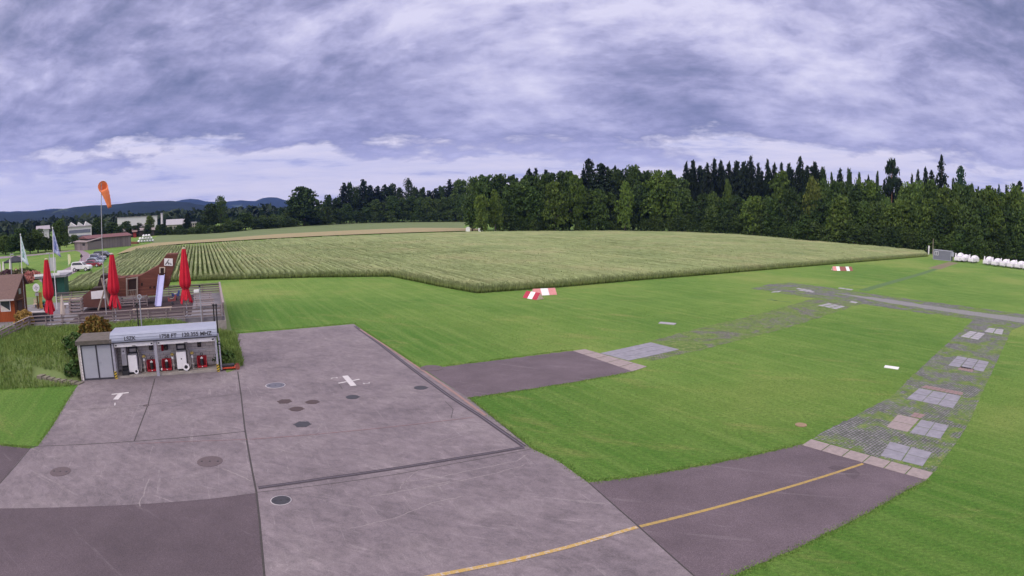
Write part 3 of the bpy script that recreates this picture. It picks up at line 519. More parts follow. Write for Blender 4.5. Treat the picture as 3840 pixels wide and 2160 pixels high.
for y,z in ((-.224,2.47),(-.165,2.61),(-.045,2.775)):
    q=MB(); q.box(2.29,y-.006,z-.008,L_+.07,y+.012,z+.008); part('ridge',q,C('fascia_groove',(.27,.29,.37),(.23,.25,.33),4,.5),rf)
TXT=C('black_lettering',(.02,.02,.025),(.03,.03,.035),5,.6)
ang=math.atan2(.16,.06)
for b_,x,sz in (('LSZK',3.30,.36),('1758 FT',5.70,.36),('120.355 MHZ',7.22,.36)): text('lettering',b_,sz,TXT,rf,(x,-.236,2.462),(ang,0,0),.003,None,'LEFT',.006)
mb=MB(); mb.box(2.30,-.10,2.28,L_+.02,.12,2.36); part('lintel',mb,DGREY,shed)
for x0,x1 in ((2.56,5.26),(5.52,L_-.14)):
    mb=MB(); mb.box(x0,-.02,2.02,x1,.05,2.28)
    for z in (2.09,2.155,2.22): mb.box(x0,-.035,z-.006,x1,-.0201,z+.006)
    sh=part('roller_shutter',mb,WHITE,shed)
    for u0,u1,z0,z1 in ((x0+.05,x0+.17,2.09,2.17),(x1-.17,x1-.05,2.09,2.17),((x0+x1)/2-.12,(x0+x1)/2+.12,2.05,2.08)): q=MB(); q.box(u0,-.05,z0,u1,-.0355,z1); part('shutter_catch',q,BLACK,sh)
for x,w_ in ((2.36,.14),(5.29,.20),(L_-.14,.14)):
    mb=MB(); mb.box(x,-.06,0,x+w_,.10,2.30); po=part('post',mb,STEEL,shed)
    if w_<.2:
        g=MB(); g.box(x-.02,-.085,0,x+w_+.02,-.062,.50); part('hazard_plate',g,YEL,po)
        for k in range(3): g=MB(); z=.03+k*.165; g.prism([(x-.018,-.088,z),(x-.018,-.088,z+.07),(x+w_+.018,-.088,z+.155),(x+w_+.018,-.088,z+.085)],(0,-.004,0)); part('hazard_stripe',g,BLACK,po)
fr=MB()
for a in ((.10,.02,2.36,.10,.12),(.10,2.22,2.36,.10,2.32)): fr.box(a[0],.0,a[1],a[2],.08,a[4])
for x in (.10,1.19,2.27): fr.box(x,-.002,.12,x+.09,.082,2.22)
part('door_frame',fr,DGREY,shed)
for x0,x1 in ((.19,1.19),(1.28,2.27)):
    mb=MB(); mb.box(x0+.01,.02,.13,x1-.01,.06,2.21); d_=part('door',mb,GRYD,shed)
    if x0>1: q=MB(); q.box(1.30,-.03,1.12,1.46,.018,1.16); part('handle',q,STEEL,d_)
mb=MB(); mb.box(-.10,-.02,.05,-.003,.10,2.30); part('corner_trim',mb,C('peeling_white_trim',(.6,.57,.54),(.35,.32,.3),6),shed)
mb=MB(); mb.tube((L_+.16,.05,.1),(L_+.16,.05,2.0),.055); mb.tube((L_+.16,.05,2.0),(L_+.10,.25,2.45),.055)
dp=part('downpipe',mb,STEEL,shed)
for z in (1.75,1.95): q=MB(); q.tube((L_+.16,.05,z),(L_+.16,.05,z+.06),.07); part('pipe_collar',q,BLACK,dp)
def SH(x,y,z=.14): c,s=math.cos(SROT),math.sin(SROT); return (SO.x+c*x-s*y,SO.y+s*x+c*y,z)
# wall ledge belongs to the shed
mb=MB(); mb.box(3.95,1.52,1.16,5.3,1.619,1.24); mb.box(5.5,1.52,1.16,6.3,1.619,1.24); mb.box(7.3,1.52,1.16,9.4,1.619,1.24); part('ledge',mb,WHITE,shed)
def dispenser(x,wd,lab,reel_x,reel_r,dot):
    t=thing('fuel_dispenser',lab,'fuel pump',SH(x,.40),SROT,'white fuel dispensers')
    b=MB(); b.box(-wd/2,0,.12,wd/2,.62,1.22); part('cabinet',b,WHITE,t,bev=.02)
    b=MB(); b.box(-wd/2+.05,.05,0,wd/2-.05,.58,.12); part('plinth',b,BLACK,t)
    b=MB(); b.box(-wd/2,.66,.1,wd/2,1.0,1.62); hd=part('meter_head',b,DGREY,t); b=MB(); b.box(-.22,.635,1.32,.22,.659,1.52); part('display',b,C('meter_display',(.5,.46,.47),(.42,.4,.4),6),hd)
    b=MB(); b.box(-wd/2-.02,.70,1.621,wd/2+.02,1.0,1.95); tp=part('hose_manifold',b,BLACK,t)
    for k in range(3 if dot else 2):
        b=MB(); b.box(-.28+k*.2,.675,1.68,-.14+k*.2,.699,1.86); part('gauge',b,RIM,tp)
    b=MB(); R_=Matrix.Translation((reel_x,-.22,reel_r+.06))@Matrix.Rotation(PI/2,4,'X')
    ring=[]
    for rr,zz in ((reel_r,-.04),(reel_r,.05),(reel_r*.55,.05),(reel_r*.55,-.04),(reel_r,-.04)): ring.append((rr,zz))
    q=MB(); q.lathe(ring,n=18); b.add([R_@Vector(v) for v in q.v],q.f); rl=part('hose_reel',b,WHITE,t)
    q=MB(); q.lathe([(.02,-.05),(reel_r*.5,-.05),(reel_r*.5,.03),(.02,.03)],n=14); b=MB(); b.add([R_@Vector(v) for v in q.v],q.f); part('reel_hub',b,BLACK,rl)
    b=MB(); b.box(reel_x-.05,-.2,0,reel_x+.08,.0,reel_r+.04); part('reel_bracket',b,STEEL,t)
    if dot: b=MB(); b.disc((0,-.012,.78),.045,.01,12); q=MB(); q.add([(v[0],-.012,v[2]+ (v[1]+.012)) if False else (v[0],-.006-(v[2]-.78)*.5,.78+(v[1]+.012)) for v in b.v],b.f); part('key_lock',q,DGREY,t)
    # hose looped down the right flank
    b=MB(); pts=[(wd/2+.05,.5,1.5),(wd/2+.14,.35,1.1),(wd/2+.16,.25,.6),(wd/2+.10,.2,.15),(wd/2+.20,.22,.10),(wd/2+.24,.35,.7),(wd/2+.2,.6,1.25)]
    for p,q in zip(pts,pts[1:]): b.tube(p,q,.035,n=8)
    part('hose',b,C('pale_hose',(.42,.39,.37),(.3,.28,.27),9),t); return t
dispenser(3.65,.62,'white fuel dispenser with small hose reel beside the tall payment column',.22,.17,False)
dispenser(7.05,.66,'white fuel dispenser with large white-rimmed reel in the right bay',.28,.23,True)
t=thing('payment_column','tall pale grey payment column on black steps at left of the open bay','terminal',SH(3.02,.75),SROT)
b=MB(); b.box(-.19,0,.50,.19,.35,1.96); part('housing',b,C('pale_grey_housing',(.52,.51,.53),(.45,.44,.46),3,.5),t,bev=.015)
b=MB(); b.box(-.20,.02,0,.20,.36,.50); part('plinth',b,BLACK,t)
b=MB(); b.box(-.12,-.012,1.25,.12,-.002,1.62); fp=part('card_panel',b,WHITE,t); b=MB(); b.disc((0,-.02,1.45),.05,.006,12); q=MB(); q.add([(v[0],-.014-(v[2]-1.45),1.45+v[1]+.02) for v in b.v],b.f); part('card_reader',q,DGREY,fp)
b=MB(); [b.box(-.14,-.012,z,.14,-.002,z+.025) for z in (1.74,1.82)]; part('vent_slot',b,DGREY,t)
s_=MB(); s_.box(-.24,0,0,.24,.34,.26); s_.box(-.24,.34,0,.24,.6,.4); solo('step_block',s_,BLACK,'black plastic step in front of the payment column','step',loc=SH(3.1,.12),rz=SROT,bev=.01)
def cart(x,y,lab):
    t=thing('fire_cart',lab,'extinguisher cart',SH(x,y),SROT,'red fire carts in the fuel shed')
    b=MB(); b.box(-.33,-.05,.05,.33,.40,.16); b.box(-.33,.35,.16,.33,.40,.75); b.box(-.33,-.02,.16,-.28,.35,.72); b.box(.28,-.02,.16,.33,.35,.72); part('frame',b,RED,t)
    b=MB(); b.tube((0,.12,.16),(0,.12,.52),.12); b.blob((0,.12,.52),.12,10,6,0); part('cylinder',b,BLACK,t)
    b=MB(); b.tube((0,.10,.60),(0,.10,.74),.035); b.box(-.09,.02,.62,.09,.1,.68); v_=part('valve',b,WHITE,t); b=MB(); q=[]
    for i in range(12):
        a0,a1=2*PI*i/12,2*PI*(i+1)/12; b.tube((.09*math.cos(a0),.30,.86+.07*math.sin(a0)),(.09*math.cos(a1),.30,.86+.07*math.sin(a1)),.022,n=6)
    part('hose_loop',b,BLACK,t)
    b=MB(); b.disc((0,-.075,.11),.035,.01,10); q=MB(); q.add([(v[0],-.062-(v[2]-.11),.11+v[1]+.075) for v in b.v],b.f); part('badge',q,WHITE,t)
    for s in (-1,1): b=MB(); b.tube((s*.34,.38,.10),(s*.40,.38,.10),.10,n=14); part('wheel',b,TYRE,t)
cart(4.93,.62,'red fire cart left of the middle post'); cart(5.98,.62,'red fire cart just right of the middle post'); cart(8.42,.75,'red fire cart furthest right, by the bare side wall')
def nozzle(x,y,cap,lab):
    t=thing('filter_column',lab,'filter',SH(x,y),SROT,'fuel filter columns')
    b=MB(); b.tube((0,0,0),(0,0,.95),.075); b.blob((0,0,.30),.13,10,6,0); part('body',b,C('dull_aluminium',(.44,.41,.38),(.3,.28,.26),8,.5),t)
    b=MB(); b.lathe([(.03,.95),(.13,.97),(.14,1.03),(.05,1.12)]); part('cap',b,cap,t); b=MB(); b.lathe([(.06,.70),(.085,.72),(.085,.86),(.06,.90)]); part('sight_glass',b,WHITE,t)
BRASS=C('yellow_cap',(.55,.42,.12),(.45,.33,.1),8,.5)
nozzle(4.42,.8,BRASS,'filter column with yellow cap beside the left white dispenser'); nozzle(6.42,.8,BRASS,'filter column with yellow cap left of the right white dispenser'); nozzle(7.78,.8,BRASS,'filter column with yellow cap right of the right white dispenser')
t=thing('fire_extinguisher','red fire extinguisher hung on the white block wall by the middle post','extinguisher',SH(5.72,1.5,1.28),SROT); b=MB(); b.lathe([(.02,0),(.09,.02),(.09,.42),(.05,.50),(.03,.52)]); part('cylinder',b,RED,t); b=MB(); b.box(-.03,-.06,.52,.03,.04,.60); b.tube((.03,0,.55),(.12,0,.2),.015); part('valve',b,BLACK,t)
for x,z,lab in ((6.02,1.36,'black wall box beside the hanging extinguisher'),(8.35,1.40,'black wall box near the right end of the shed'),(4.95,1.42,'dark round reel on the wall of the left bay')):
    t=thing('wall_box',lab,'wall box',SH(x,1.34,z),SROT,'boxes on the shed wall'); b=MB(); b.box(-.16,0,0,.10,.26,.34); part('case',b,BLACK,t,bev=.02); b=MB(); b.box(-.1,-.02,.08,.04,-.001,.24); part('front',b,C('worn_brown_plate',(.13,.10,.09),(.08,.07,.06),9),t)
t=thing('hose_ball','white float ball on black hose on the shed floor','float',SH(5.62,.7),SROT); b=MB(); b.blob((0,0,.11),.10,10,7,0); part('ball',b,WHITE,t); b=MB(); [b.tube((.14*math.cos(i*.5),.14*math.sin(i*.5),.03),(.14*math.cos(i*.5+.5),.14*math.sin(i*.5+.5),.03),.025,n=6) for i in range(10)]; part('hose_coil',b,BLACK,t)
# low orange machine on the right of the shed
t=thing('ground_trolley','low orange and black wheeled trolley beside the right shed post','trolley',SH(L_+.75,.35,.012),SROT)
b=MB(); b.box(-.6,-.25,.10,.45,.25,.20); part('chassis',b,C('orange_enamel',(.55,.08,.03),(.4,.06,.03),4,.5),t,bev=.02); b=MB(); b.box(-.55,-.22,.20,.30,.22,.36); part('cover',b,BLACK,t,bev=.04)
for y in (-.27,.22): b=MB(); b.tube((.5,y,.16),(.5,y+.06,.16),.16,n=14); part('wheel',b,C('rusty_wheel',(.30,.08,.05),(.18,.06,.05),8),t)
# twin vent pipes and posts behind the shed
def vent(px,pyt,s,base,r,m,lab,grp,cap=True):
    p=plane(px,pyt,s); t_,zt=p; t=thing('vent_pipe',lab,'vent pipe',dw(t_,s,base),DROT,grp); H=zt-base
    b=MB(); b.tube((0,0,0),(0,0,H),r); part('pipe',b,m,t); b=MB(); b.lathe([(r*.6,H-.02),(r*1.9,H),(r*1.9,H+.09),(r*.5,H+.16)]) if cap else [b.tube((.16*math.cos(i*.63),0,H+.14+.16*math.sin(i*.63)),(.16*math.cos(i*.63+.63),0,H+.14+.16*math.sin(i*.63+.63)),.05,n=6) for i in range(10)]; part('cap',b,m,t)
vent(344,766,-6,1.2,.055,BLACK,'black tank vent pipe behind the middle of the shed',None); vent(351,752,-5.7,1.2,.05,STEEL,'grey vent pipe with ring top behind the middle of the shed',None,False)
vent(536.5,769,-3.2,.5,.06,BLACK,'left one of two close black vent pipes at the right end of the shed','twin black vent pipes'); vent(543.5,769,-3.2,.5,.06,BLACK,'right one of two close black vent pipes at the right end of the shed','twin black vent pipes')
t_,zt=plane(502,722,-1.2); t=thing('lamp_post','thin grey lamp post with a white floodlight in front of the deck rails','lamp post',dw(t_,-1.2,.6),DROT); b=MB(); b.tube((0,0,0),(0,0,zt-.6),.05); part('pole',b,STEEL,t); b=MB(); b.box(-.07,-.07,zt-.62,.07,.07,zt-.42); part('cap',b,BLACK,t); b=MB(); b.box(-.52,-.12,zt-1.05,-.06,.12,zt-.80); part('floodlight',b,WHITE,t,bev=.04)
# stone steps, hedge, shrub on the bank
t=thing('stone_steps','rough pale stone steps climbing the bank left of the shed','steps',dw(10.45,-14.3,.0),0)
for k in range(8):
    b=MB(); u=k/7; c=dw(10.5+3.0*u,-14.05+1.0*u)-dw(10.45,-14.3); hz_=hm(10.5+3.0*u,-14.05+1.0*u); b.box(c.x-.22,c.y-.30,hz_-.2,c.x+.22,c.y+.30,max(.06,hz_+.08)); part('step',b,C('mossy_step_stone',(.22,.20,.165),(.12,.115,.08),4,.95,bump=.4),t)
def leafcloud(n,shape,size,seed,amp=.35,shell=.55):  # leaf-sized faces through an uneven volume
    rg=np.random.default_rng(seed); d=rg.normal(size=(n,3)); d/=np.linalg.norm(d,axis=1)[:,None]; rr=rg.uniform(shell,1,n)**.7
    k=np.array([1+amp*noise.noise(Vector(q)*1.8+Vector((seed,0,0)))+amp*.6*noise.noise(Vector(q)*4+Vector((0,seed,0))) for q in d]); P=d*(rr*k)[:,None]*np.array(shape)
    return leafquads(P,size,rg)
def leafquads(P,size,rg,flat=.0):
    n=len(P); a=rg.normal(size=(n,3)); a[:,2]*=(1-flat); a/=np.linalg.norm(a,axis=1)[:,None]; b=rg.normal(size=(n,3)); b[:,2]*=(1-flat); b-=a*(a*b).sum(1)[:,None]; b/=np.linalg.norm(b,axis=1)[:,None]
    s=(np.asarray(size)*rg.uniform(.6,1.4,n))[:,None]; a=a*s; b=b*s*.7
    return np.stack([P-a-b,P+a-b,P+a+b,P-a+b],1).reshape(-1,3),np.arange(4*n).reshape(n,4)
def leaf_mat(name,c0,c1,c2,sc_=2.5,tint=False):
    g=NG(name); tc=g.n('TexCoord').outputs['Object']; c=g.ramp(g.noise(tc,sc_,4,.7),(.32,c0),(.5,c1),(.68,c2))
    if tint:
        oi=g.n('ObjectInfo'); c=g.mix(1.0,c,oi.outputs['Color'],'MULTIPLY')
    m=g.base(c,.75,.15); return m
HEDGE=leaf_mat('ivy_leaves',(.03,.07,.02),(.055,.115,.03),(.13,.12,.05)); AUT=leaf_mat('russet_leaves',(.07,.085,.02),(.15,.105,.025),(.26,.10,.035)); YLEAF=leaf_mat('yellow_brown_leaves',(.16,.11,.03),(.28,.18,.05),(.36,.23,.08)); DLEAF=leaf_mat('dull_garden_leaves',(.07,.075,.035),(.12,.11,.055),(.19,.13,.085)); PINKF=leaf_mat('pink_blossom',(.30,.10,.09),(.42,.17,.15),(.30,.2,.16)); GLEAF=leaf_mat('green_shrub_leaves',(.035,.075,.02),(.07,.13,.03),(.13,.17,.05))
def bush(name,lab,loc,shape,n,size,m,seed,cat='shrub',grp=None,z0=.0):
    t=thing(name,lab,cat,loc,0,grp); V,F=leafcloud(n,shape,size,seed); V[:,2]+=shape[2]*.92+z0; V[:,2]=np.maximum(V[:,2],0); link('foliage',npmesh('foliage',V,F,m),t); b=MB()
    for k in range(4): a=k*1.6; b.tube((.05*math.cos(a),.05*math.sin(a),-.1),(shape[0]*.45*math.cos(a),shape[1]*.45*math.sin(a),shape[2]*1.1),.03,.012,6)
    part('stem',b,C('bark',(.10,.08,.065),(.06,.05,.04),6,.95),t); return t
bush('russet_shrub','rounded russet and green shrub above the left end of the shed',dw(10.5,-6.2,1.15),(1.25,1.2,.92),3600,.085,AUT,5)
for k,(t_,s,sh) in enumerate(((11.0,-12.8,(.55,.8,.65)),(11.1,-11.3,(.65,.8,.80)),(11.5,-9.9,(.85,.8,.6)))): bush('ivy_hedge',('green clump against the shed side nearest the apron','leafy clump in the middle of the shed side','clump of hedge at the back of the shed side')[k],dw(t_,s,hm(t_,s)-.1 if k else .0),sh,1900,.085,HEDGE,20+k,'hedge','hedge clumps beside the shed')
for k,(t_,s) in enumerate(((1.2,-9.2),(.4,-11.5),(2.2,-4.5))): bush('weed_clump','low green weeds between the shed end and the apron edge',dw(t_,s,hm(t_,s)),(.75,.8,.45),800,.075,GLEAF,40+k,'weeds','weeds by the shed end')
bush('yellow_shrub','yellow-brown shrub growing before the log cabin corner',dw(19.2,1.6,1.2),(1.15,.9,.8),1900,.09,YLEAF,51)
# ---------------------------------------------------------------- deck with its rails
deck=thing('wooden_deck','raised play deck on a pale concrete retaining wall','deck',dw(0,0,0),DROT)     # local x points right, so t=-x
b=MB(); b.box(-20.3,.06,1.20,.10,16.4,1.36); b.box(-20.3,.06,.3,.10,.20,1.20); b.box(-.1,.2,-.05,.10,16.4,1.2); part('floor',b,PATIO,deck)
b=MB(); b.box(-14.6,1.6,1.362,-2.9,15.6,1.376); part('play_surface',b,MATD,deck)
b=MB(); b.box(-4.6,-.12,-.1,.22,.055,1.02); b.box(.105,.06,-.1,.22,16.4,1.02); part('retaining_wall',b,OLDC,deck)
def fence(name,lab,loc,rz,L,zs,hts,step,post_h,rail_h=.16,rails_at=(.25,.55,.9),cap=True,drop=0.0,grp=None):
    t=thing(name,lab,'fence',loc,rz,grp); n=max(1,round(L/step))
    for k in range(n+1):
        x=L*k/n; z=drop*k/n; b=MB(); b.box(x-.05,-.05,z-.25,x+.05,.05,z+post_h); part('post',b,WEATH,t)
    for h in rails_at: b=MB(); b.bar((0,.075,h),(L,.075,h+drop),.045,rail_h); part('rail',b,WEATH,t)
    if cap: b=MB(); b.bar((-.08,0,post_h+.02),(L+.08,0,post_h+.02+drop),.20,.045); part('handrail',b,WEATH,t)
    return t
fence('deck_fence','long weathered timber fence along the front of the play deck',dw(18.1,-.06,1.34),DROT,17.9,0,0,1.62,1.02,.13,(.16,.45,.74))
fence('deck_fence','weathered timber fence stepping down at the left end of the deck',dw(18.2,-.15,1.34),math.atan2(-.881*1.9-.473*-4.9,0) if False else math.atan2((dw(19.9,-5.2)-dw(18.2,-.15)).y,(dw(19.9,-5.2)-dw(18.2,-.15)).x),5.4,0,0,1.15,1.0,.15,(.2,.5,.8),drop=-.35)
fence('deck_fence','timber slat fence along the right side of the play deck',dw(-.05,.2,1.34),DROT+PI/2,16.0,0,0,2.0,1.15,.16,(.2,.45,.7,.95))
fence('deck_fence','timber slat fence along the far side of the play deck',dw(19.6,16.2,1.34),DROT,19.6,0,0,2.0,1.05,.14,(.2,.45,.7,.92))
def picnic(t_,s,lab):
    t=thing('picnic_table',lab,'picnic table',dw(t_,s,1.36),DROT,'picnic tables behind the deck rails')
    b=MB(); [b.box(-1.0,-.40+k*.2,.70,1.0,-.22+k*.2,.745) for k in range(4)]; part('tabletop',b,WEATH,t)
    for y in (-.85,.62): b=MB(); b.box(-1.0,y,.42,1.0,y+.25,.46); part('bench',b,WEATH,t)
    for x in (-.75,.75):
        for sgn in (-1,1): b=MB(); b.bar((x,sgn*.70,0),(x,sgn*.25,.70),.06,.10); part('leg',b,WEATH,t)
        b=MB(); b.box(x-.03,-.84,.34,x+.03,.86,.42); part('crossbar',b,WEATH,t)
picnic(1.7,6.0,'nearer picnic table at the right end of the deck'); picnic(1.9,10.5,'further picnic table at the right end of the deck')
# ---------------------------------------------------------------- red parasols
def parasol(t_,s,H,lab,n0):
    t=thing('closed_parasol',lab,'parasol',dw(t_,s,1.36),n0,'closed red parasols on the deck')
    b=MB(); b.tube((0,0,0),(0,0,H-.1),.045); part('pole',b,STEEL,t)
    b=MB(); b.lathe([(.02,H-.06),(.17,H-.05),(.17,H),(.02,H+.05)]); part('finial',b,PALEW,t)
    b=MB(); prof=[(.17,H-.10),(.22,H-.5),(.32,H-1.3),(.42,H-2.1),(.49,H-2.75),(.49,H-3.0),(.40,H-3.25),(.32,H-3.35)]; b.lathe(prof,n=36,fold=.19,folds=8); part('canopy',b,REDC,t)
    b=MB(); b.lathe([(.335,H-3.42),(.35,H-3.40),(.35,H-3.32),(.335,H-3.30)],n=24); part('tie_strap',b,C('dark_red_strap',(.35,.01,.03),(.25,.01,.02),5),t)
    for k in range(6):                   # loose skirt tails below the strap
        a=k*PI/3+.3; r0,r1=.20,.46+.09*(k%2); b=MB(); w_=.17; z0,z1=H-3.36,H-4.30-.16*(k%3)
        ca,sa=math.cos(a),math.sin(a); b.prism([(ca*r0-sa*w_,sa*r0+ca*w_,z0),(ca*r0+sa*w_,sa*r0-ca*w_,z0),(ca*r1+sa*w_*1.1,sa*r1-ca*w_*1.1,z1),(ca*(r1-.08),sa*(r1-.08),z1-.12),(ca*r1-sa*w_*1.1,sa*r1+ca*w_*1.1,z1)],(ca*.03,sa*.03,0)); part('skirt',b,REDC,t)
    for k in range(6): a=k*PI/3; b=MB(); b.bar((.06*math.cos(a),.06*math.sin(a),H-3.5),(.24*math.cos(a),.24*math.sin(a),H-4.75),.03); part('rib',b,PALEW,t)
    b=MB(); b.box(-.35,-.35,.0,.35,.35,.06); b.tube((0,0,.06),(0,0,.45),.07); part('base',b,STEEL,t)
for px,pyt,s,lab,n0 in ((116,651,.9,'closed red parasol beside the log cabin, leftmost of three',.2),(281,638,.9,'closed red parasol in front of the wooden ship bow, middle of three',.9),(462,624,.9,'closed red parasol right of the ship tower, rightmost of three',1.7)):
    t_,z=plane(px,pyt,s); parasol(t_,s,z-1.36,lab,n0)
t=thing('closed_parasol','small closed cream parasol just right of the leftmost red one','parasol',dw(15.3,2.2,1.36),0); b=MB(); b.lathe([(.03,2.35),(.10,2.0),(.2,1.2),(.24,.75),(.2,.6)],n=24,fold=.15,folds=6); part('canopy',b,CREAM,t); b=MB(); b.tube((0,0,0),(0,0,2.5),.03); part('pole',b,LOG,t); b=MB(); b.disc((0,0,0),.3,.07,16); part('base',b,DGREY,t)
# ---------------------------------------------------------------- wooden play ship on the deck
SS_=10.2
def outline(px,s=SS_):                   # photo outline -> (x right,z) on the upright plane through s
    out=[]
    for q in px: t_,z=plane(q[0],q[1],s); out.append((-t_,z))
    return out
Z3=lambda x,y:((280+x*.26224)/S,(900+y*.26224)/S)
ship=thing('play_ship','dark brown wooden play ship with a tall slanting stern tower and slide','play ship',dw(0,SS_,0),DROT)
hull=outline([Z3(*p) for p in ((470,505),(640,545),(900,520),(960,500),(1080,430),(1190,372),(1250,290),(1310,207),(1475,200),(1425,370),(1362,560),(1345,660),(1290,695),(1150,792),(900,812),(640,805),(470,800))])
b=MB(); b.prism([(x,0,z) for x,z in hull],(0,2.3,0)); part('hull',b,SHIPW,ship)
q=outline([Z3(*p) for p in ((375,505),(495,495),(500,690),(345,690),(330,640))]); b=MB(); b.prism([(x,-.05,z) for x,z in q],(0,2.2,0)); part('bow_block',b,C('very_dark_timber',(.045,.028,.024),(.025,.017,.015),3,.85),ship)
def onship(name,pts,m,y0=-.06,dy=.05,par=ship,lab=None): b=MB(); b.prism([(x,y0,z) for x,z in outline([Z3(*p) for p in pts])],(0,dy,0)); return part(name,b,m,par,lab)
onship('doorway',((775,575),(890,555),(890,700),(775,705)),C('ship_opening',(.03,.016,.012),(.02,.01,.01),3),-.03,.02)
for a,c in (((745,545),(750,805)),((895,525),(897,905))): b=MB(); p,q=outline([Z3(*a),Z3(*c)]); b.bar((p[0],-.09,p[1]),(q[0],-.09,max(q[1],1.36)),.16); part('post',b,LOG,ship)
b=MB(); p,q=outline([Z3(745,555),Z3(897,535)]); b.bar((p[0],-.10,p[1]),(q[0],-.10,q[1]),.10); part('beam',b,LOG,ship)
for y0,y1 in ((718,708),(800,795)): b=MB(); p,q=outline([Z3(760,y0),Z3(895,y1)]); b.bar((p[0],-.08,p[1]),(q[0],-.08,q[1]),.08); part('rail',b,LOG,ship)
for x in (775,805,835,865): b=MB(); p,q=outline([Z3(x,720),Z3(x+3,795)]); b.tube((p[0],-.08,p[1]),(q[0],-.08,q[1]),.035); part('baluster',b,LOG,ship)
wf=onship('tower_window',((1212,388),(1295,385),(1292,470),(1212,472)),PALEW,-.07,.06); onship('window_opening',((1228,400),(1278,398),(1276,500),(1228,500)),_M['ship_opening'],-.09,.015,wf)
sgn=onship('sign_board',((1282,262),(1403,265),(1403,370),(1280,366)),C('white_sign',(.78,.76,.76),(.72,.70,.70),3,.5),-.07,.05)
onship('emblem',((1345,275),(1352,280),(1306,352),(1292,350)),BLACK,-.085,.012,sgn); onship('emblem',((1330,318),(1345,322),(1362,330),(1340,355),(1334,350),(1344,336),(1326,328)),BLACK,-.085,.012,sgn); onship('emblem',((1375,322),(1392,352),(1355,354)),C('grey_emblem',(.30,.29,.31),(.25,.24,.26),5),-.085,.012,sgn)
for p in (((948,612),(973,610),(973,652),(948,655)),((1068,665),(1095,662),(1095,690),(1068,690)),((1125,660),(1150,658),(1150,688),(1125,690))): onship('porthole',p,_M['ship_opening'],-.03,.02)
p0,p1=outline([Z3(1245,505)])[0],outline([Z3(1205,885)],SS_-1.0)[0]
sl=MB(); SLM=C('lilac_steel_slide',(.40,.40,.68),(.36,.36,.60),2,.35,spec=.5); p=Vector((p0[0],-.10,p0[1])); q=Vector((p1[0],-2.2,1.42)); sl.bar(p,q,.62,.04); sld=part('slide',sl,SLM,ship)
for e in (-.32,.32): b=MB(); b.bar(p+Vector((e,0,.07)),q+Vector((e,0,.07)),.04,.16); part('slide_side',b,SLM,sld)
# front hut of the ship with its notice board
hut=thing('play_hut','brown timber play hut with slanting top and white notice board, left of the ship','play hut',dw(0,8.3,0),DROT)
q=outline([Z3(*p) for p in ((112,962),(112,805),(228,712),(255,690),(485,672),(485,965))],8.3); b=MB(); b.prism([(x,0,max(z,1.36)) for x,z in q],(0,1.7,0)); part('body',b,C('red_brown_board',(.14,.064,.054),(.11,.05,.044),2,.85),hut)
q=outline([Z3(*p) for p in ((228,712),(255,690),(485,668),(485,700),(240,722))],8.3); b=MB(); b.prism([(x,-.05,z) for x,z in q],(0,1.8,0)); part('roof_edge',b,_M['very_dark_timber'],hut)
q=outline([Z3(*p) for p in ((232,737),(440,712),(443,832),(240,847))],8.25); b=MB(); b.prism([(x,-.06,z) for x,z in q],(0,.04,0)); nb=part('notice_board',b,WHITE,hut)
for y in (780,803): q=outline([Z3(270,y),Z3(395,y-10),Z3(395,y-5),Z3(270,y+5)],8.2); b=MB(); b.prism([(x,-.025,z) for x,z in q],(0,.012,0)); part('print_line',b,C('faded_print',(.50,.50,.58),(.45,.45,.53),9),nb)
# A-frame swing of peeled logs
sw=thing('log_swing','swing frame of crossed peeled logs before the brown hut','swing',dw(0,6.6,0),DROT)
for a,c in (((385,545),(490,930)),((472,555),(335,1010))): p,q=outline([Z3(*a),Z3(*c)],6.6); b=MB(); b.tube((p[0],0 if a[0]<400 else .16,p[1]),(q[0],0 if a[0]<400 else .16,max(1.36,q[1])),.10); part('leg',b,LOG,sw)
p=outline([Z3(430,600)],6.6)[0]; b=MB(); b.tube((p[0],.1,p[1]+.1),(p[0]+.3,4.5,p[1]+.1),.09); part('crossbeam',b,LOG,sw)
for dx in (-.9,.9): b=MB(); b.tube((p[0]+.3,4.5,p[1]+.1),(p[0]+.3+dx,4.5,1.36),.09); part('leg',b,LOG,sw)
b=MB(); [b.tube((p[0]+.12+dx*.02,2+dx,p[1]+.1),(p[0]+.12+dx*.02,2+dx,1.9),.015,n=6) for dx in (-.25,.25)]; b.box(p[0]-.02,1.7,1.86,p[0]+.26,2.3,1.9); part('swing_seat',b,BLACK,sw)
b=MB(); [b.bar((x,0,z),(x2,0,z),.05,.12) for x,x2,z in ((0,2.9,.25),(0,2.9,.5),(0,2.9,.75),(0,2.9,1.0))]; [b.box(x-.05,-.06,0,x+.05,.06,1.1) for x in (0,1.45,2.9)]
solo('climbing_rails',b,WEATH,'low slatted timber barrier below the ship doorway','barrier',loc=dw(10.6,8.9,1.376),rz=DROT)
def beam(name,a,c,s,h,m,lab,cat='beam',w_=.22,leg=True):
    p,q=outline([a,c],s); t=thing(name,lab,cat,dw(-p[0],s,1.37),DROT); L=q[0]-p[0]; b=MB(); b.box(0,-w_/2,h-.1,L,w_/2,h); part('plank',b,m,t,bev=.01)
    for x in (.15,L-.15): b=MB(); b.box(x-.06,-w_/2+.02,0,x+.06,w_/2-.02,h-.1); part('leg',b,LOG,t)
    return t
beam('balance_beam',(332,764),(431,757.5),4.6,.42,PALEW,'long pale balance beam in front of the play ship')
beam('bench','' or (152,752),(191.5,747.5),13.0,.75,YEL if False else C('yellow_plank',(.48,.38,.17),(.4,.31,.14),4),'bench with yellow plank at the back of the grey patio','bench',.3)
beam('bench',(160,762),(192,757.5),11.2,.45,WHITE,'low bench with white plank on the grey patio','bench',.3)
t=thing('log_stack','stack of short weathered beams beside the cream parasol','timber stack',dw(15.0,6.6,1.36),DROT)
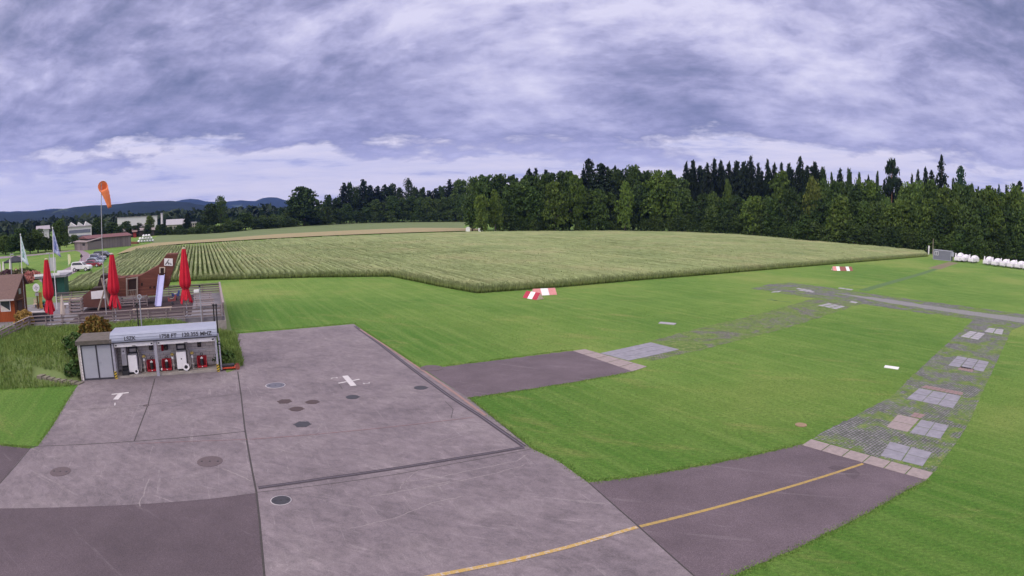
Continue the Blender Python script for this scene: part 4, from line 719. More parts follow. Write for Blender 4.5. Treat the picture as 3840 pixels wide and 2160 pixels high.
for k in range(5): b=MB(); b.box(-.75,-.1+.02*k,.05+k*.3,.75,.6+.02*k,.2+k*.3); part('beam',b,WEATH,t)
for x in (-.6,.6): b=MB(); b.box(x-.08,.0,.0,x+.08,.5,1.5); part('support',b,LOG,t)
def rider(px,py,m,m2,lab):
    p=at(px,py,1.37); t=thing('spring_rider',lab,'spring rider',p,DROT,'spring riders on the play surface'); b=MB(); b.lathe([(.1,0),(.13,.05),(.1,.1),(.13,.15),(.1,.2),(.13,.25),(.1,.3)]); part('spring',b,DGREY,t)
    b=MB(); b.prism([(-.45,-.04,.35),(.35,-.04,.35),(.5,-.04,.9),(.3,-.04,1.0),(.18,-.04,.62),(-.25,-.04,.6),(-.45,-.04,.8)],(0,.10,0)); part('body',b,m,t,bev=.02); b=MB(); b.tube((.15,-.22,.72),(.15,.24,.72),.025); part('handle',b,m2,t); b=MB(); b.box(-.2,-.12,.58,.1,.18,.63); part('seat',b,m2,t)
rider(443,754,C('blue_paint',(.10,.16,.42),(.08,.12,.33),4,.5),WHITE,'blue spring rider between the slide and the right parasol'); rider(434,767,C('dull_red_paint',(.28,.08,.08),(.2,.06,.06),4,.6),LOG,'dull red spring rider by the end of the pale beam')
b=MB(); b.prism([(-.2,-.15,0),(.3,-.15,0),(.12,-.15,.75),(-.18,-.15,.8)],(0,.3,0)); solo('play_shell',b,CREAM,'cream play panel standing left of the slide','play panel',loc=at(369,754,1.37),rz=DROT,bev=.06)
# counter, toy and signs by the cabin
t=thing('counter','dark grey counter with a pale top behind the left fence','counter',dw(17.6,2.6,1.36),DROT); b=MB(); b.box(-1.0,0,0,1.0,.6,.92); part('front',b,DGREY,t); b=MB(); b.box(-1.3,-.1,.92,1.05,.7,1.0); part('worktop',b,C('pale_worktop',(.40,.38,.38),(.32,.30,.31),4),t)
t=thing('patio_chair','pale slatted chair beside the cabin','chair',at(90,775,1.36),.5); b=MB(); b.box(-.25,-.25,.40,.25,.25,.44); part('seat',b,PALEW,t)
b=MB(); [b.box(-.25+k*.13,.22,.44,-.16+k*.13,.26,.95) for k in range(4)]; part('backrest',b,PALEW,t)
for x in (-.22,.22):
    for y in (-.22,.22): b=MB(); b.box(x-.02,y-.02,0,x+.02,y+.02,.40); part('leg',b,PALEW,t)
t=thing('toy_tractor','green and blue plastic ride-on toy behind the dark counter','toy',at(103,773,1.36),.3); b=MB(); b.blob((0,0,.55),(.65,.35,.25),12,7,.1); part('body',b,C('green_plastic',(.03,.22,.10),(.03,.17,.08),4,.4),t); b=MB(); b.box(-.6,-.3,.15,.6,.3,.35); part('base',b,C('navy_plastic',(.03,.05,.2),(.02,.04,.15),4,.4),t,bev=.03)
for x in (-.4,.4): b=MB(); b.tube((x,-.36,.16),(x,.36,.16),.16,n=14); part('wheel',b,TYRE,t)
t=thing('round_sign','round white sign with grey emblem on a brown post by the cabin','sign',at(96,778,1.36),DROT); b=MB(); b.box(-.08,.0,0,.08,.12,2.6); part('post',b,BROWNW,t)
zc_=zat(95,723,at(96,778,1.36))-1.36; q=MB(); q.disc((0,0,0),.42,.06,24); b=MB(); b.add([(v[0],-.08-v[2],zc_+v[1]) for v in q.v],q.f); rs=part('disc',b,WHITE,t)
for dz,w_ in ((.14,.16),(-.02,.5),(-.2,.14)): b=MB(); b.box(-w_/2,-.155,zc_+dz-.035,w_/2,-.141,zc_+dz+.035); part('emblem',b,C('grey_emblem_paint',(.22,.22,.27),(.18,.18,.22),6),rs)
b=MB(); b.box(-.22,-.05,zc_-.85,.22,-.001,zc_-.52); part('plate',b,C('grey_plate',(.38,.37,.40),(.32,.31,.34),5),t)
b=MB(); b.box(-.2,-.04,0,.2,.04,1.7); solo('yellow_banner',b,C('yellow_board',(.45,.25,.06),(.36,.2,.05),3),'narrow yellow board standing behind the leftmost red parasol','board',loc=at(104,777,1.36),rz=DROT)
# ---------------------------------------------------------------- log cabin
cab=thing('log_cabin','orange timber cabin with brown shingle roof at the left edge','cabin',at(40,810,1.36),DROT-.10)   # front right corner; x right, y back
W_,D_,E_=4.6,3.4,2.35
b=MB(); b.box(-W_,0,-.4,0,.12,E_); part('front_wall',b,ORANGEW,cab)
b=MB(); b.prism([(-.12,.12,-.3),(-.12,D_,-.3),(-.12,D_,E_+.9),(-.12,D_*.72,E_+1.72),(-.12,.12,E_)],(.12,0,0)); part('gable_wall',b,BROWNW,cab)
b=MB(); b.box(-W_,D_-.12,-.3,-.12,D_,E_+.8); part('rear_wall',b,BROWNW,cab)
b=MB(); b.prism([(-W_-.3,-.45,E_-.18),(-W_-.3,D_*.72,E_+1.78),(-W_-.3,D_+.3,E_+.75),(-W_-.3,D_+.3,E_+.65),(-W_-.3,D_*.72,E_+1.66),(-W_-.3,-.45,E_-.30)],(W_+.55,0,0)); rf=part('roof',b,SHINGLE,cab)
b=MB(); b.box(-W_-.3,-.55,E_-.34,.25,-.46,E_-.20); part('gutter',b,C('pale_gutter',(.48,.43,.42),(.38,.34,.33),4),rf)
b=MB(); b.box(-1.65,-.03,1.0,-.45,.0,2.0); wn=part('window',b,WHITE,cab); b=MB(); b.box(-1.58,-.045,1.07,-.52,-.031,1.93); part('pane',b,GLASS,wn); b=MB(); b.prism([(-1.58,-.06,1.07),(-.52,-.06,1.07),(-1.58,-.06,1.62)],(0,.012,0)); part('blind',b,CREAM,wn)
b=MB(); b.box(.001,.8,.0,.05,1.9,1.75); dr=part('door',b,C('dark_door_boards',(.07,.045,.035),(.05,.03,.025),3),cab); b=MB(); b.box(.0,.6,1.85,.30,2.1,1.93); part('door_hood',b,BROWNW,cab)
b=MB(); b.box(.001,1.35,2.35,.05,1.95,2.85); part('round_plate',b,C('green_grey_plate',(.16,.22,.17),(.25,.27,.24),9),cab)
# ---------------------------------------------------------------- flagpoles and windsock
def flagpole(px,pyt,pxb,D,lab,fm,em):
    p=along(pxb,745,D); base=hm(*ts(p)); t=thing('flagpole',lab,'flagpole',(p.x,p.y,base),0); zt=zat(px,pyt,p)-base; b=MB(); b.tube((0,0,0),(0,0,zt),.055,.035); part('pole',b,WHITE,t); b=MB(); b.blob((0,0,zt+.05),.07,8,6,0); part('finial',b,WHITE,t)
    n,mv=12,9; vs=[]
    for j in range(n+1):
        for i in range(mv+1):
            u,v_=i/mv,j/n; wd=1.05*(.12+.88*v_**.8); x=.05+u*wd; z=zt-.15-v_*2.35-u*u*.45*v_; vs.append((x,.12*math.sin(u*5+v_*2)*u,z))
    f=[(j*(mv+1)+i,j*(mv+1)+i+1,(j+1)*(mv+1)+i+1,(j+1)*(mv+1)+i) for j in range(n) for i in range(mv)]
    b=MB(); b.add(vs,f,True); fl=part('flag',b,fm,t); so=fl.modifiers.new('thick','SOLIDIFY'); so.thickness=.01
    e=MB(); vs2=[(v[0]*.8+.10,v[1]*.8-.02,v[2]*1.0) for v in vs]; sub=[q for k,q in enumerate(f) if 3<=k//mv<=9 and 1<=k%mv<=6 and (k//mv*3+k%mv*5)%7<5]
    e.add(vs2,sub,True); ef=part('emblem',e,em,fl); so=ef.modifiers.new('thick','SOLIDIFY'); so.thickness=.006
flagpole(51.5,591,60,63,'white flagpole with pale flag bearing a green emblem',C('pale_flag_cloth',(.52,.60,.66),(.42,.52,.58),3,.85),C('green_flag_print',(.08,.20,.17),(.10,.24,.22),4,.85))
flagpole(128.5,574,141,66,'white flagpole with blue and white flag before the green kiosk',C('blue_white_flag',(.50,.53,.70),(.10,.13,.34),2.2,.85),C('navy_flag_print',(.05,.08,.25),(.08,.1,.3),4,.85))
p=along(261,700,58); bz=1.36; ws=thing('windsock','orange windsock on a tall thin pole behind the play ship','windsock',(p.x,p.y,bz),0); zt=zat(255,470,p)-bz
b=MB(); b.tube((0,0,0),(0,0,zt+.35),.05,.035); part('pole',b,C('grey_white_pole',(.40,.40,.44),(.32,.32,.36),3),ws)
OR=C('orange_sock',(.88,.27,.12),(.78,.20,.08),2,.8); a0=Vector((.18,-.02,zt+.05)); a1=Vector((.72,.40,zt-1.90)); dv=(a1-a0); vs=[]; n=20; rings=12
xa=dv.normalized().cross(Vector((0,1,0))).normalized(); ya=dv.normalized().cross(xa)
for j in range(rings+1):
    u=j/rings; c=a0+dv*u+Vector((.10*math.sin(u*3),0,0)); r=(.46*(1-u)+.17*u)*(1+.04*math.sin(u*40))
    if j==0: ax,ay=Vector((.77,.64,.0)).normalized(),Vector((0,.1,1)).normalized()
    elif j==1: ax,ay=(xa+Vector((.77,.64,0))).normalized(),(ya+Vector((0,0,1))).normalized() if ya.z>0 else (ya-Vector((0,0,1))).normalized()
    else: ax,ay=xa,ya
    if ay.dot(Vector((-.15,.25,1)))<0: ay=-ay
    for i in range(n): a=2*PI*i/n; vs.append(c+ax*(r*math.cos(a))+ay*(r*math.sin(a)))
b=MB(); b.add(vs,[(j*n+i,j*n+(i+1)%n,(j+1)*n+(i+1)%n,(j+1)*n+i) for j in range(rings) for i in range(n)],True); s_=part('sock',b,OR,ws); so=s_.modifiers.new('thick','SOLIDIFY'); so.thickness=.012
b=MB(); [b.tube(vs[i],vs[(i+1)%n],.025,n=6) for i in range(n)]; part('hoop',b,C('pale_orange_hoop',(.7,.35,.2),(.6,.3,.18),3),ws)
# ---------------------------------------------------------------- green kiosk, garden corner
p=at(108,740,.9); ki=thing('green_kiosk','dark green kiosk with flat grey roof behind the cabin','kiosk',p,DROT); kz=.9
GRN=C('dark_green_panel',(.018,.085,.068),(.014,.065,.055),2,.5); b=MB(); b.box(0,0,-.6,3.4,2.6,2.1); part('body',b,GRN,ki); b=MB(); b.box(-.9,-.7,2.1,3.9,3.2,2.38); rf=part('roof',b,C('grey_roof_felt',(.26,.26,.30),(.18,.18,.21),3),ki)
for x0,x1,y in ((-.95,1.2,-.78),(2.0,3.0,-.78),(1.6,4.0,3.21)): b=MB(); b.box(x0,y,2.36,x1,y+.07,2.66); part('fascia_board',b,WHITE,rf)
b=MB(); b.box(1.2,-.03,.2,2.3,-.001,1.9); part('doorway',b,BLACK,ki)
def wparasol(px,pyt,pyb,k): 
    p=at(px,pyb); H=zat(px,pyt,p); t=thing('garden_parasol','closed white parasol in the garden corner at the far left','parasol',p,k,'closed white parasols at the far left'); b=MB(); b.lathe([(.05,H),(.14,H-.4),(.24,H*.45),(.28,H*.28),(.22,H*.2)],n=20,fold=.12,folds=6); part('canopy',b,C('white_parasol_cloth',(.72,.68,.68),(.62,.58,.58),3,.85),t); b=MB(); b.tube((0,0,0),(0,0,H),.04); part('pole',b,LOG,t); b=MB(); b.disc((0,0,0),.4,.1,14); part('base',b,DGREY,t)
wparasol(1,659,690,.2); wparasol(10,657,696,.8); wparasol(26.5,651,690,1.4)
p=at(40,681); gz=thing('gazebo','black pop-up gazebo on the lawn behind the flagpole','gazebo',p,.35); b=MB(); w2=2.3; b.add([(-w2,-w2,2.2),(w2,-w2,2.2),(w2,w2,2.2),(-w2,w2,2.2),(0,0,3.4),(-w2,-w2,1.9),(w2,-w2,1.9),(w2,w2,1.9),(-w2,w2,1.9)],[(0,1,4),(1,2,4),(2,3,4),(3,0,4),(5,6,1,0),(6,7,2,1),(7,8,3,2),(8,5,0,3)]); part('canopy',b,C('black_canvas',(.022,.024,.035),(.03,.033,.045),2,.8),gz)
for x in (-2.2,2.2):
    for y in (-2.2,2.2): b=MB(); b.box(x-.04,y-.04,0,x+.04,y+.04,2.2); part('leg',b,DGREY,gz)
p=at(42,704); t=thing('warning_signs','post with two red-bordered triangular warning signs','traffic sign',p,.6); H=zat(42,675,p); b=MB(); b.tube((0,0,0),(0,0,H),.04); part('post',b,STEEL,t)
for z in (H-.75,H-1.75): 
    b=MB(); b.prism([(-.5,-.06,z),(.5,-.06,z),(0,-.06,z+.85)],(0,.03,0)); pl=part('plate',b,C('sign_red',(.50,.10,.12),(.42,.09,.1),4,.5),t); b=MB(); b.prism([(-.32,-.075,z+.1),(.32,-.075,z+.1),(0,-.075,z+.65)],(0,.012,0)); part('symbol_field',b,WHITE,pl)
for k,(px,pyt,pyb,lab) in enumerate(((30.5,640,706,'grey lamp mast at the left edge behind the white parasols'),(127.5,637,702,'grey lamp mast with side arm behind the blue flag'))):
    p=at(px,pyb); H=zat(px,pyt,p); t=thing('lamp_mast',lab,'lamp post',p,0); b=MB(); b.tube((0,0,0),(0,0,H),.10,.07); part('pole',b,STEEL,t); b=MB(); b.box(-.9 if k else -.15,-.1,H-.02,.15 if k else .9,.1,H+.12); part('lamp_head',b,STEEL,t)
p=at(134,697); b=MB(); b.box(-.75,-.03,1.2,.75,.03,3.6); [b.tube((x,0,0),(x,0,1.2),.04) for x in (-.7,.7)]; solo('banner_board',b,C('pale_banner',(.48,.50,.50),(.40,.42,.42),2),'pale banner board beside the lamp mast at the lane','banner',loc=p,rz=.5)
for k,(px,py,sh,m_,lab) in enumerate(((8,712,(3.2,2.0,.7),DLEAF,'dull brown garden bushes at the far left edge'),(28,714,(2.8,1.6,.6),DLEAF,'brown bush below the warning signs'),(50,703,(2.2,1.8,.95),DLEAF,'olive bush right of the warning signs'),(64,696,(2.4,2,.8),GLEAF,'green bush under the gazebo'),(62,712,(2.4,1.4,.6),PINKF,'pink flowering bed left of the kiosk roof'),(82,703,(2.4,1.4,.7),PINKF,'pink flowering shrub nearest the lamp mast'),(18,703,(1.8,1.5,.9),C('dusky_plum_leaves',(.11,.055,.07),(.07,.04,.05),3,.9),'dusky plum shrub between the white parasols'))): bush('garden_bush',lab,at(px,py),sh,1500,.20,m_,60+k,'shrub')
# ---------------------------------------------------------------- cars
def carmesh():
    def side(pts,w0,w1,m,name): pass
def car(px,py,rz,Lc,Hc,paint,lab,suv=False,wagon=False,rimw=RIM):
    p=at(px,py); t=thing('parked_car',lab,'car',p,rz,'cars parked along the lane'); k=Lc/4.6; h=Hc/1.5
    lower=[(-2.28,.32),(-2.30,.62),(-2.22,.92),(-1.0,.95),(.85,.93),(1.75,.86),(2.22,.72),(2.30,.45),(2.25,.28)] if not suv else [(-2.28,.36),(-2.32,.62),(-2.24,.98),(-1,1.0),(.75,.98),(1.85,.93),(2.2,.80),(2.28,.5),(2.22,.34)]
    cabin=[(-2.18,.92),(-1.75,1.40),(-1.2,1.50),(.0,1.48),(.45,1.36),(1.05,.92)] if not (suv or wagon) else [(-2.22,.95),(-2.08,1.40),(-1.9,1.48),(.0,1.5),(.35,1.42),(.95,.95)]
    b=MB(); hw=.88; n=len(lower); vs=[]
    for y,sx in ((-hw,.985),(-hw*.94,1.0),(hw*.94,1.0),(hw,.985)): vs+=[(x*k*sx,y,z*h*(1 if abs(y)<hw else .985)) for x,z in lower]
    f=[tuple(range(n)),tuple(range(4*n-1,3*n-1,-1))]
    for r in range(3): f+=[(r*n+i,r*n+(i+1)%n,(r+1)*n+(i+1)%n,(r+1)*n+i) for i in range(n)]
    b.add(vs,f); n=len(cabin); ins=.70; vs=[]
    for y0,y1 in ((-hw*.93,-ins),(hw*.93,ins)): vs+=[(x*k,y0+(y1-y0)*min(1,(z-.92)/.55),z*h) for x,z in cabin]
    b.add(vs,[tuple(range(n)),tuple(range(2*n-1,n-1,-1))]+[(i,i+1,n+i+1,n+i) for i in range(n-1)]); part('body',b,paint,t,bev=.03)
    for sgn in (-1,1):
        b=MB(); a=.98; w0=[(x*.86-.12,z) for x,z in cabin]
        vs=[(x*k*.9-.05,sgn*(hw*.93+(ins-hw*.93)*min(1,(z-.92)/.55)+.012),(z*.90+.08)*h) for x,z in cabin]; b.prism(vs,(0,sgn*.008,0)); part('side_window',b,GLASS,t)
    x0,z0=cabin[-1]; x1,z1=cabin[-2]; b=MB(); b.prism([((x0-.02)*k+.015,-.72,z0*h+.04),((x0-.02)*k+.015,.72,z0*h+.04),((x1)*k+.015,.64,z1*h-.02),((x1)*k+.015,-.64,z1*h-.02)],(.012,0,.008)); part('windscreen',b,GLASS,t)
    for x in (-1.38*k,1.40*k):
        for sgn in (-1,1): 
            r=.34*(1.15 if suv else 1); b=MB(); b.tube((x,sgn*.70,r),(x,sgn*.90,r),r,n=16,smooth=False); wh=part('wheel',b,TYRE,t); b=MB(); b.tube((x,sgn*.88,r),(x,sgn*.915,r),r*.62,n=14,smooth=False); part('rim',b,rimw,wh)
    for sgn in (-1,1): b=MB(); b.box(2.12*k,sgn*.62-.16,.62*h,2.285*k,sgn*.62+.16,.76*h); part('headlight',b,WHITE,t)
    b=MB(); b.box(-2.30*k,-.80,.42*h,-2.34*k,.80,.58*h); part('bumper',b,DGREY,t)
    if suv:
        for sgn in (-1,1): b=MB(); b.box(-1.05*k,sgn*.93-.05,.33*h,1.05*k,sgn*.93+.05,.42*h); part('running_board',b,DGREY,t)
crz=.22
P_=lambda n,c: C(n,c,tuple(v*.9 for v in c),2,.25,spec=.6)
car(206,682,crz,4.7,1.88,P_('white_car_paint',(.72,.72,.74)),'white off-road car nearest the camera in the parking row',suv=True)
car(235,671.5,crz,4.3,1.45,P_('red_car_paint',(.22,.02,.04)),'dark red hatchback parked behind the white off-road car')
car(239,664.5,crz,4.5,1.5,P_('silver_blue_paint',(.36,.42,.52)),'silver blue car third in the parking row')
car(245,659,crz,4.6,1.5,P_('navy_car_paint',(.035,.05,.11)),'navy car fourth in the parking row')
car(246,653.5,crz,4.6,1.52,P_('lilac_silver_paint',(.38,.38,.47)),'silver estate car parked before the black one',wagon=True)
car(256,648.5,crz,4.9,1.75,P_('black_car_paint',(.014,.015,.02)),'black estate car with a dark roof near the lane bend',wagon=True)
car(265,645.5,crz,4.5,1.5,P_('grey_car_paint',(.20,.23,.27)),'grey car at the far end of the parking row')
p=at(206,672); t=thing('road_sign','road sign seen dark from behind beside the white off-road car','traffic sign',p,.2); b=MB(); b.tube((0,0,0),(0,0,2.3),.05); part('post',b,C('plum_post',(.25,.12,.15),(.2,.1,.12),4),t); b=MB(); b.prism([(-.42,-.03,2.35),(0,-.03,1.95),(.42,-.03,2.35),(0,-.03,2.85)],(0,.04,0)); part('plate',b,BLACK,t)
p=at(172,670); t=thing('beach_flag','pale yellow feather flag on the lawn by the lane','banner',p,.4); b=MB(); b.prism([(0,0,.4),(.55,0,.5),(.75,0,1.6),(.6,0,2.5),(.25,0,2.75),(0,0,2.4)],(0,.02,0)); part('cloth',b,C('pale_yellow_cloth',(.66,.66,.40),(.58,.58,.36),3,.85),t); b=MB(); b.tube((0,0.01,0),(0,0.01,2.7),.03); part('pole',b,WHITE,t)
# ---------------------------------------------------------------- runway markers, container, glider trailers
def marker(a,c,cols,lab,hh=.75):
    p=at(*a); q=at(*c); d=(q-p); L=d.length; t=thing('runway_marker',lab,'runway marker',p,math.atan2(d.y,d.x),'red and white runway marker boards')
    n=len(cols)
    for k,m_ in enumerate(cols): b=MB(); g=.004; b.prism([(L*k/n+g,-.55,.02),(L*k/n+g,.55,.02),(L*k/n+g,0,hh)],(L/n-2*g,0,0)); part('panel',b,m_,t)
    for x in (-.012,L): b=MB(); b.prism([(x,-.53,.03),(x,.53,.03),(x,0,hh-.03)],(.012,0,0)); part('end_board',b,PALEW,t)
MR=C('marker_red',(.42,.035,.07),(.36,.03,.06),3,.6); MP=C('faded_pink_red',(.62,.27,.27),(.55,.22,.22),3,.6); MW=C('marker_white',(.80,.79,.80),(.74,.73,.75),3,.5); MS=C('stained_red',(.30,.10,.09),(.2,.1,.08),5,.8)
marker((1324,748),(1359,754),(MR,MW,MR),'dark red and white marker board nearest the camera'); marker((1340,743),(1396,740),(MP,MW,MP),'faded pink and white marker board just behind the dark red one')
marker((2094,680.5),(2119,681),(MP,MW,MS),'pink and white marker board of the far stained pair',.8); marker((2118,681),(2142,681),(MS,MW,MS),'brown-stained marker board at the right of the far pair',.8)
p=at(2347,652.5); q=at(2402,658.5); ax=math.atan2((q-p).y,(q-p).x); Lc=6.05; sc_=(q-p).length/Lc
ct=thing('site_container','grey site container with a small window at the forest edge','container',p,ax); b=MB(); b.box(0,0,.15,Lc,2.44,2.75); part('body',b,C('grey_container_paint',(.165,.17,.215),(.15,.155,.195),2,.6),ct)
b=MB(); b.box(-.05,-.05,2.75,Lc+.05,2.5,2.92); b.box(-.04,-.04,.0,.12,.12,2.75); b.box(Lc-.12,-.04,0,Lc+.04,.12,2.75); b.box(.12,-.03,.02,Lc-.12,.08,.15); part('frame',b,C('pale_grey_frame',(.33,.34,.40),(.28,.29,.34),3),ct)
b=MB(); b.box(.45,-.05,1.35,1.75,-.001,2.45); wn=part('window',b,WHITE,ct)
for x in (.53,1.14): b=MB(); b.box(x,-.065,1.43,x+.52,-.051,2.37); part('pane',b,C('grey_pane',(.20,.20,.24),(.14,.14,.17),3,.2),wn)
b=MB(); b.box(Lc+.05,.2,1.4,Lc+.75,1.2,2.6); part('cooling_unit',b,C('unit_grey',(.35,.36,.42),(.28,.29,.34),6),ct)
def trailer(px,py,rz,lab,sx=1.0,hood=1.0):
    p=at(px,py); t=thing('glider_trailer',lab,'trailer',p,rz,'white glider trailers at the forest edge'); TW=C('trailer_white',(.74,.72,.76),(.66,.64,.69),2,.4)
    b=MB(); pr=[(-.85,.35),(.85,.35),(.85,1.3),(.78,1.38),(-.78,1.38),(-.85,1.3)]; b.prism([(x,0,z) for x,z in pr],(0,7.6*sx,0)); part('box',b,TW,t,bev=.04)
    b=MB(); vs=[]; n=9; rows=[(2.2,.12),(2.7,.55),(3.4,.80),(5.2,.86),(6.6,.72),(7.4,.45)]
    for y,hh in rows:
        for i in range(n): a=PI*i/(n-1); vs.append((.78*math.cos(a),y*sx,1.33+hh*hood*math.sin(a)**.7))
    b.add(vs,[(j*n+i,j*n+i+1,(j+1)*n+i+1,(j+1)*n+i) for j in range(len(rows)-1) for i in range(n-1)]+[tuple(range(n)),tuple(range((len(rows)-1)*n,len(rows)*n))],True); part('hood',b,TW,t)
    b=MB(); b.prism([(-.72,.5,1.36),(-.72,1.15,1.36),(-.72,1.1,2.45),(-.72,.75,2.5)],(.28,0,0)); part('fin_box',b,TW,t,bev=.03)
    b=MB(); b.box(-.7,-.04,.42,.7,-.001,.6); rl=part('lamp_board',b,C('grey_lamp_board',(.33,.32,.36),(.25,.24,.27),6),t)
    for s in (-.85,.70): b=MB(); b.tube((s,3.9,.3),(s+.16,3.9,.3),.30,n=14); part('wheel',b,TYRE,t)
    b=MB(); b.bar((0,7.6*sx,.5),(0,8.8*sx,.45),.12); part('drawbar',b,STEEL,t)
rz=-1.02
for k,(px,py,lab,h_) in enumerate(((2406,659,'white glider trailer half hidden by the grey container',1.5),(2419,659.5,'white trailer second from the grey container',1.0),(2441,662,'white trailer just before the gap in the row',1.0),(2478,667,'white trailer just after the gap in the row',1.25),(2499,670,'white trailer second after the gap',1.0),(2520,672.5,'white trailer third after the gap',1.05),(2539,675,'white trailer fourth after the gap',1.05),(2558,677,'bluish white trailer fifth after the gap',1.0),(2578,680,'white trailer cut by the right edge of the photo',1.0))): trailer(px,py,rz-.02*k,lab,.95,h_)
p=at(2336,640); b=MB(); b.box(-.18,-.18,0,.18,.18,2.9); b.box(-.24,-.24,1.9,.24,.24,2.9); solo('white_post',b,WHITE,'thick white post left of the grey container','post',loc=p)
p=at(2346,642); b=MB(); b.tube((0,0,0),(0,0,zat(2343,600,p)),.13,.09); solo('mast',b,LOG,'tall bare mast just behind the grey container','mast',loc=p)
# ---------------------------------------------------------------- covers set in the apron and the grass
def cover(px,rp,m,ring,lab,notch=0,grp=None):
    p=at(*px); d=math.hypot(p.x,p.y); r=rp*S/F_PX*math.hypot(d,10); t=thing('manhole_cover',lab,'manhole cover',(p.x,p.y,.013),0,grp)
    if ring: b=MB(); b.lathe([(r*1.0,.0),(r*1.09,.0),(r*1.09,.008),(r*1.0,.008)],n=32); part('rim',b,ring,t)
    b=MB(); b.disc((0,0,.0),r*.99,.011,32); part('lid',b,m,t)
    for k in range(notch): a=2*PI*k/notch+.2; b=MB(); b.box(r*.9,-.07,.001,r*1.14,.07,.0095,Matrix.Rotation(a,3,'Z')); part('lug',b,m,t)
    if not notch: _=[part('lifting_eye',MB().disc((x_,y_,.011),.05,.006,8),BLACK,t) for x_,y_ in ((0,0),(r*.6,.1),(-r*.6,-.1))]
MHB=C('blue_grey_iron',(.12,.12,.155),(.09,.09,.12),9,.6); MHR=C('rust_iron',(.075,.05,.05),(.05,.036,.04),9,.7); MHP=C('plum_grey_iron',(.115,.088,.096),(.085,.066,.074),9,.7); MHD=C('dark_iron',(.045,.045,.055),(.03,.03,.04),9,.6); RING=C('pale_ring',(.42,.40,.42),(.33,.31,.33),9)
cover((693,970),24,MHB,RING,'blue-grey round cover with pale ring near the shed'); cover((716,1010.5),17,MHR,None,'rusty lugged cover, upper left of the group of three',6,'rusty lugged covers'); cover((786,1012),17,MHR,None,'rusty lugged cover, upper right of the group of three',2,'rusty lugged covers'); cover((746,1029.5),18,MHR,None,'rusty lugged cover, lower middle of the group of three',2,'rusty lugged covers'); cover((761,1068),20,MHD,None,'dark lugged cover alone above the red line',6)
cover((887,999.5),17,MHD,None,'dark cover just below the white cross',1); cover((1058,976),17,MHD,None,'dark cover near the right drain channel',1); cover((152,1187),29,MHP,None,'plum-grey cover at the far left slab'); cover((528,1161.5),34,MHP,None,'largest plum-grey cover left of the long joint'); cover((707,1259.5),25,MHD,RING,'dark cover with white ring below the lower drain'); cover((368,1020.5),8,MHP,None,'tiny cover where slab joints cross'); cover((1085,926.5),29,MHP,RING if False else None,'worn cover in the narrow asphalt strip')
p=at(1085,926.5); 
def plate(px,w_,d_,rz,m,lab): p=at(*px); b=MB(); b.box(-w_/2,-d_/2,-.01,w_/2,d_/2,.05); solo('access_plate',b,m,lab,'cover plate',loc=p,rz=rz,bev=.01)
plate((2243,925),1.1,.62,-.75,WHITE,'white rectangular plate in the grass by the paver path'); plate((1679,814),1.5,.8,-.5,SLABW,'pale rectangular plate in the grass far from the apron')
p=at(2015,1069.5); b=MB(); b.disc((0,0,-.01),.31,.04,20); solo('round_cover',b,C('tan_lid',(.29,.20,.13),(.2,.15,.09),6),'small tan round lid in the grass','manhole cover',loc=p)
for px in ((1745,553.5),): pass
# ---------------------------------------------------------------- barn, bales, far buildings
def along_wall(a,c,h_px,depth,z0=0):     # base points a->c, top pixel at a
    p,q=at(*a),at(*c); d=q-p; return p,math.atan2(d.y,d.x),d.length,zat(a[0],h_px,p)
p,rz,L,H=along_wall((222,628.5),(330,618.5),600.5,0); bn=thing('timber_barn','long grey timber barn with low red-brown roof behind the cars','barn',p,rz); b=MB(); b.box(0,0,0,L,9,H); part('wall',b,plank_mat('grey_barn_boards',(.24,.20,.21),(.17,.145,.15),.9,'X',.10),bn); b=MB(); b.prism([(-.6,-.7,H),(-.6,4.5,H+1.0),(-.6,9.7,H)],(L+1.2,0,0)); part('roof',b,C('red_brown_roof',(.17,.075,.08),(.13,.06,.065),1,.8),bn)
for u in (.13,.36,.62,.8): b=MB(); b.box(L*u,-.08,0,L*u+.25,-.001,H-.2); part('post',b,WEATH,bn)
p,rz,L,H=along_wall((188,629),(221,629.5),609,0); an=thing('barn_annex','small lean-to shed with a dark hatch at the left end of the barn','shed',p,rz); b=MB(); b.box(0,0,0,L,6,H); part('wall',b,_M['grey_barn_boards'],an); b=MB(); b.prism([(-.4,-.5,H-.1),(-.4,6,H+.9),(-.4,6,H+1.1),(-.4,-.5,H+.15)],(L+.8,0,0)); part('roof',b,C('pale_lean_roof',(.30,.26,.26),(.25,.21,.22),2),an); b=MB(); b.box(L*.62,-.06,H*.55,L*.8,-.001,H*.85); part('hatch',b,BLACK,an)
pb=at(346,611.5); qb=at(387,608.5); ax=math.atan2((qb-pb).y,(qb-pb).x); BW=C('white_bale_wrap',(.72,.73,.72),(.62,.64,.63),2,.4); base=None; dvec=(qb-pb).normalized(); Lb=(qb-pb).length
for r,n in enumerate((6,5,3)):
    for k in range(n):
        u=Lb/6*(k+.5+(6-n)/2+(0.3 if r==2 else 0)); c=pb+dvec*u; b=MB(); w_=Lb/12*.98; h_=1.15; b.blob((0,0,h_/2),(w_,1.0,h_/2),10,7,.06,k+r*7); solo('wrapped_bale',b,BW,('white wrapped bale in the bottom layer of the stack by the barn','white wrapped bale in the middle layer of the stack by the barn','white wrapped bale in the top layer of the stack by the barn')[r],'bale',('bottom bales of the stack','middle bales of the stack','top bales of the stack')[r],loc=(c.x,c.y,r*1.0),rz=ax)
p=at(337,614); b=MB(); b.bar((-1.5,0,.5),(1.5,.4,.4),.7,.9); b.bar((-1,.9,.4),(1.9,1.0,.35),.5,.6); solo('rusty_implement',b,C('rusty_steel',(.24,.09,.06),(.15,.07,.05),3),'rusty farm implement between barn and white bales','farm implement',loc=p)
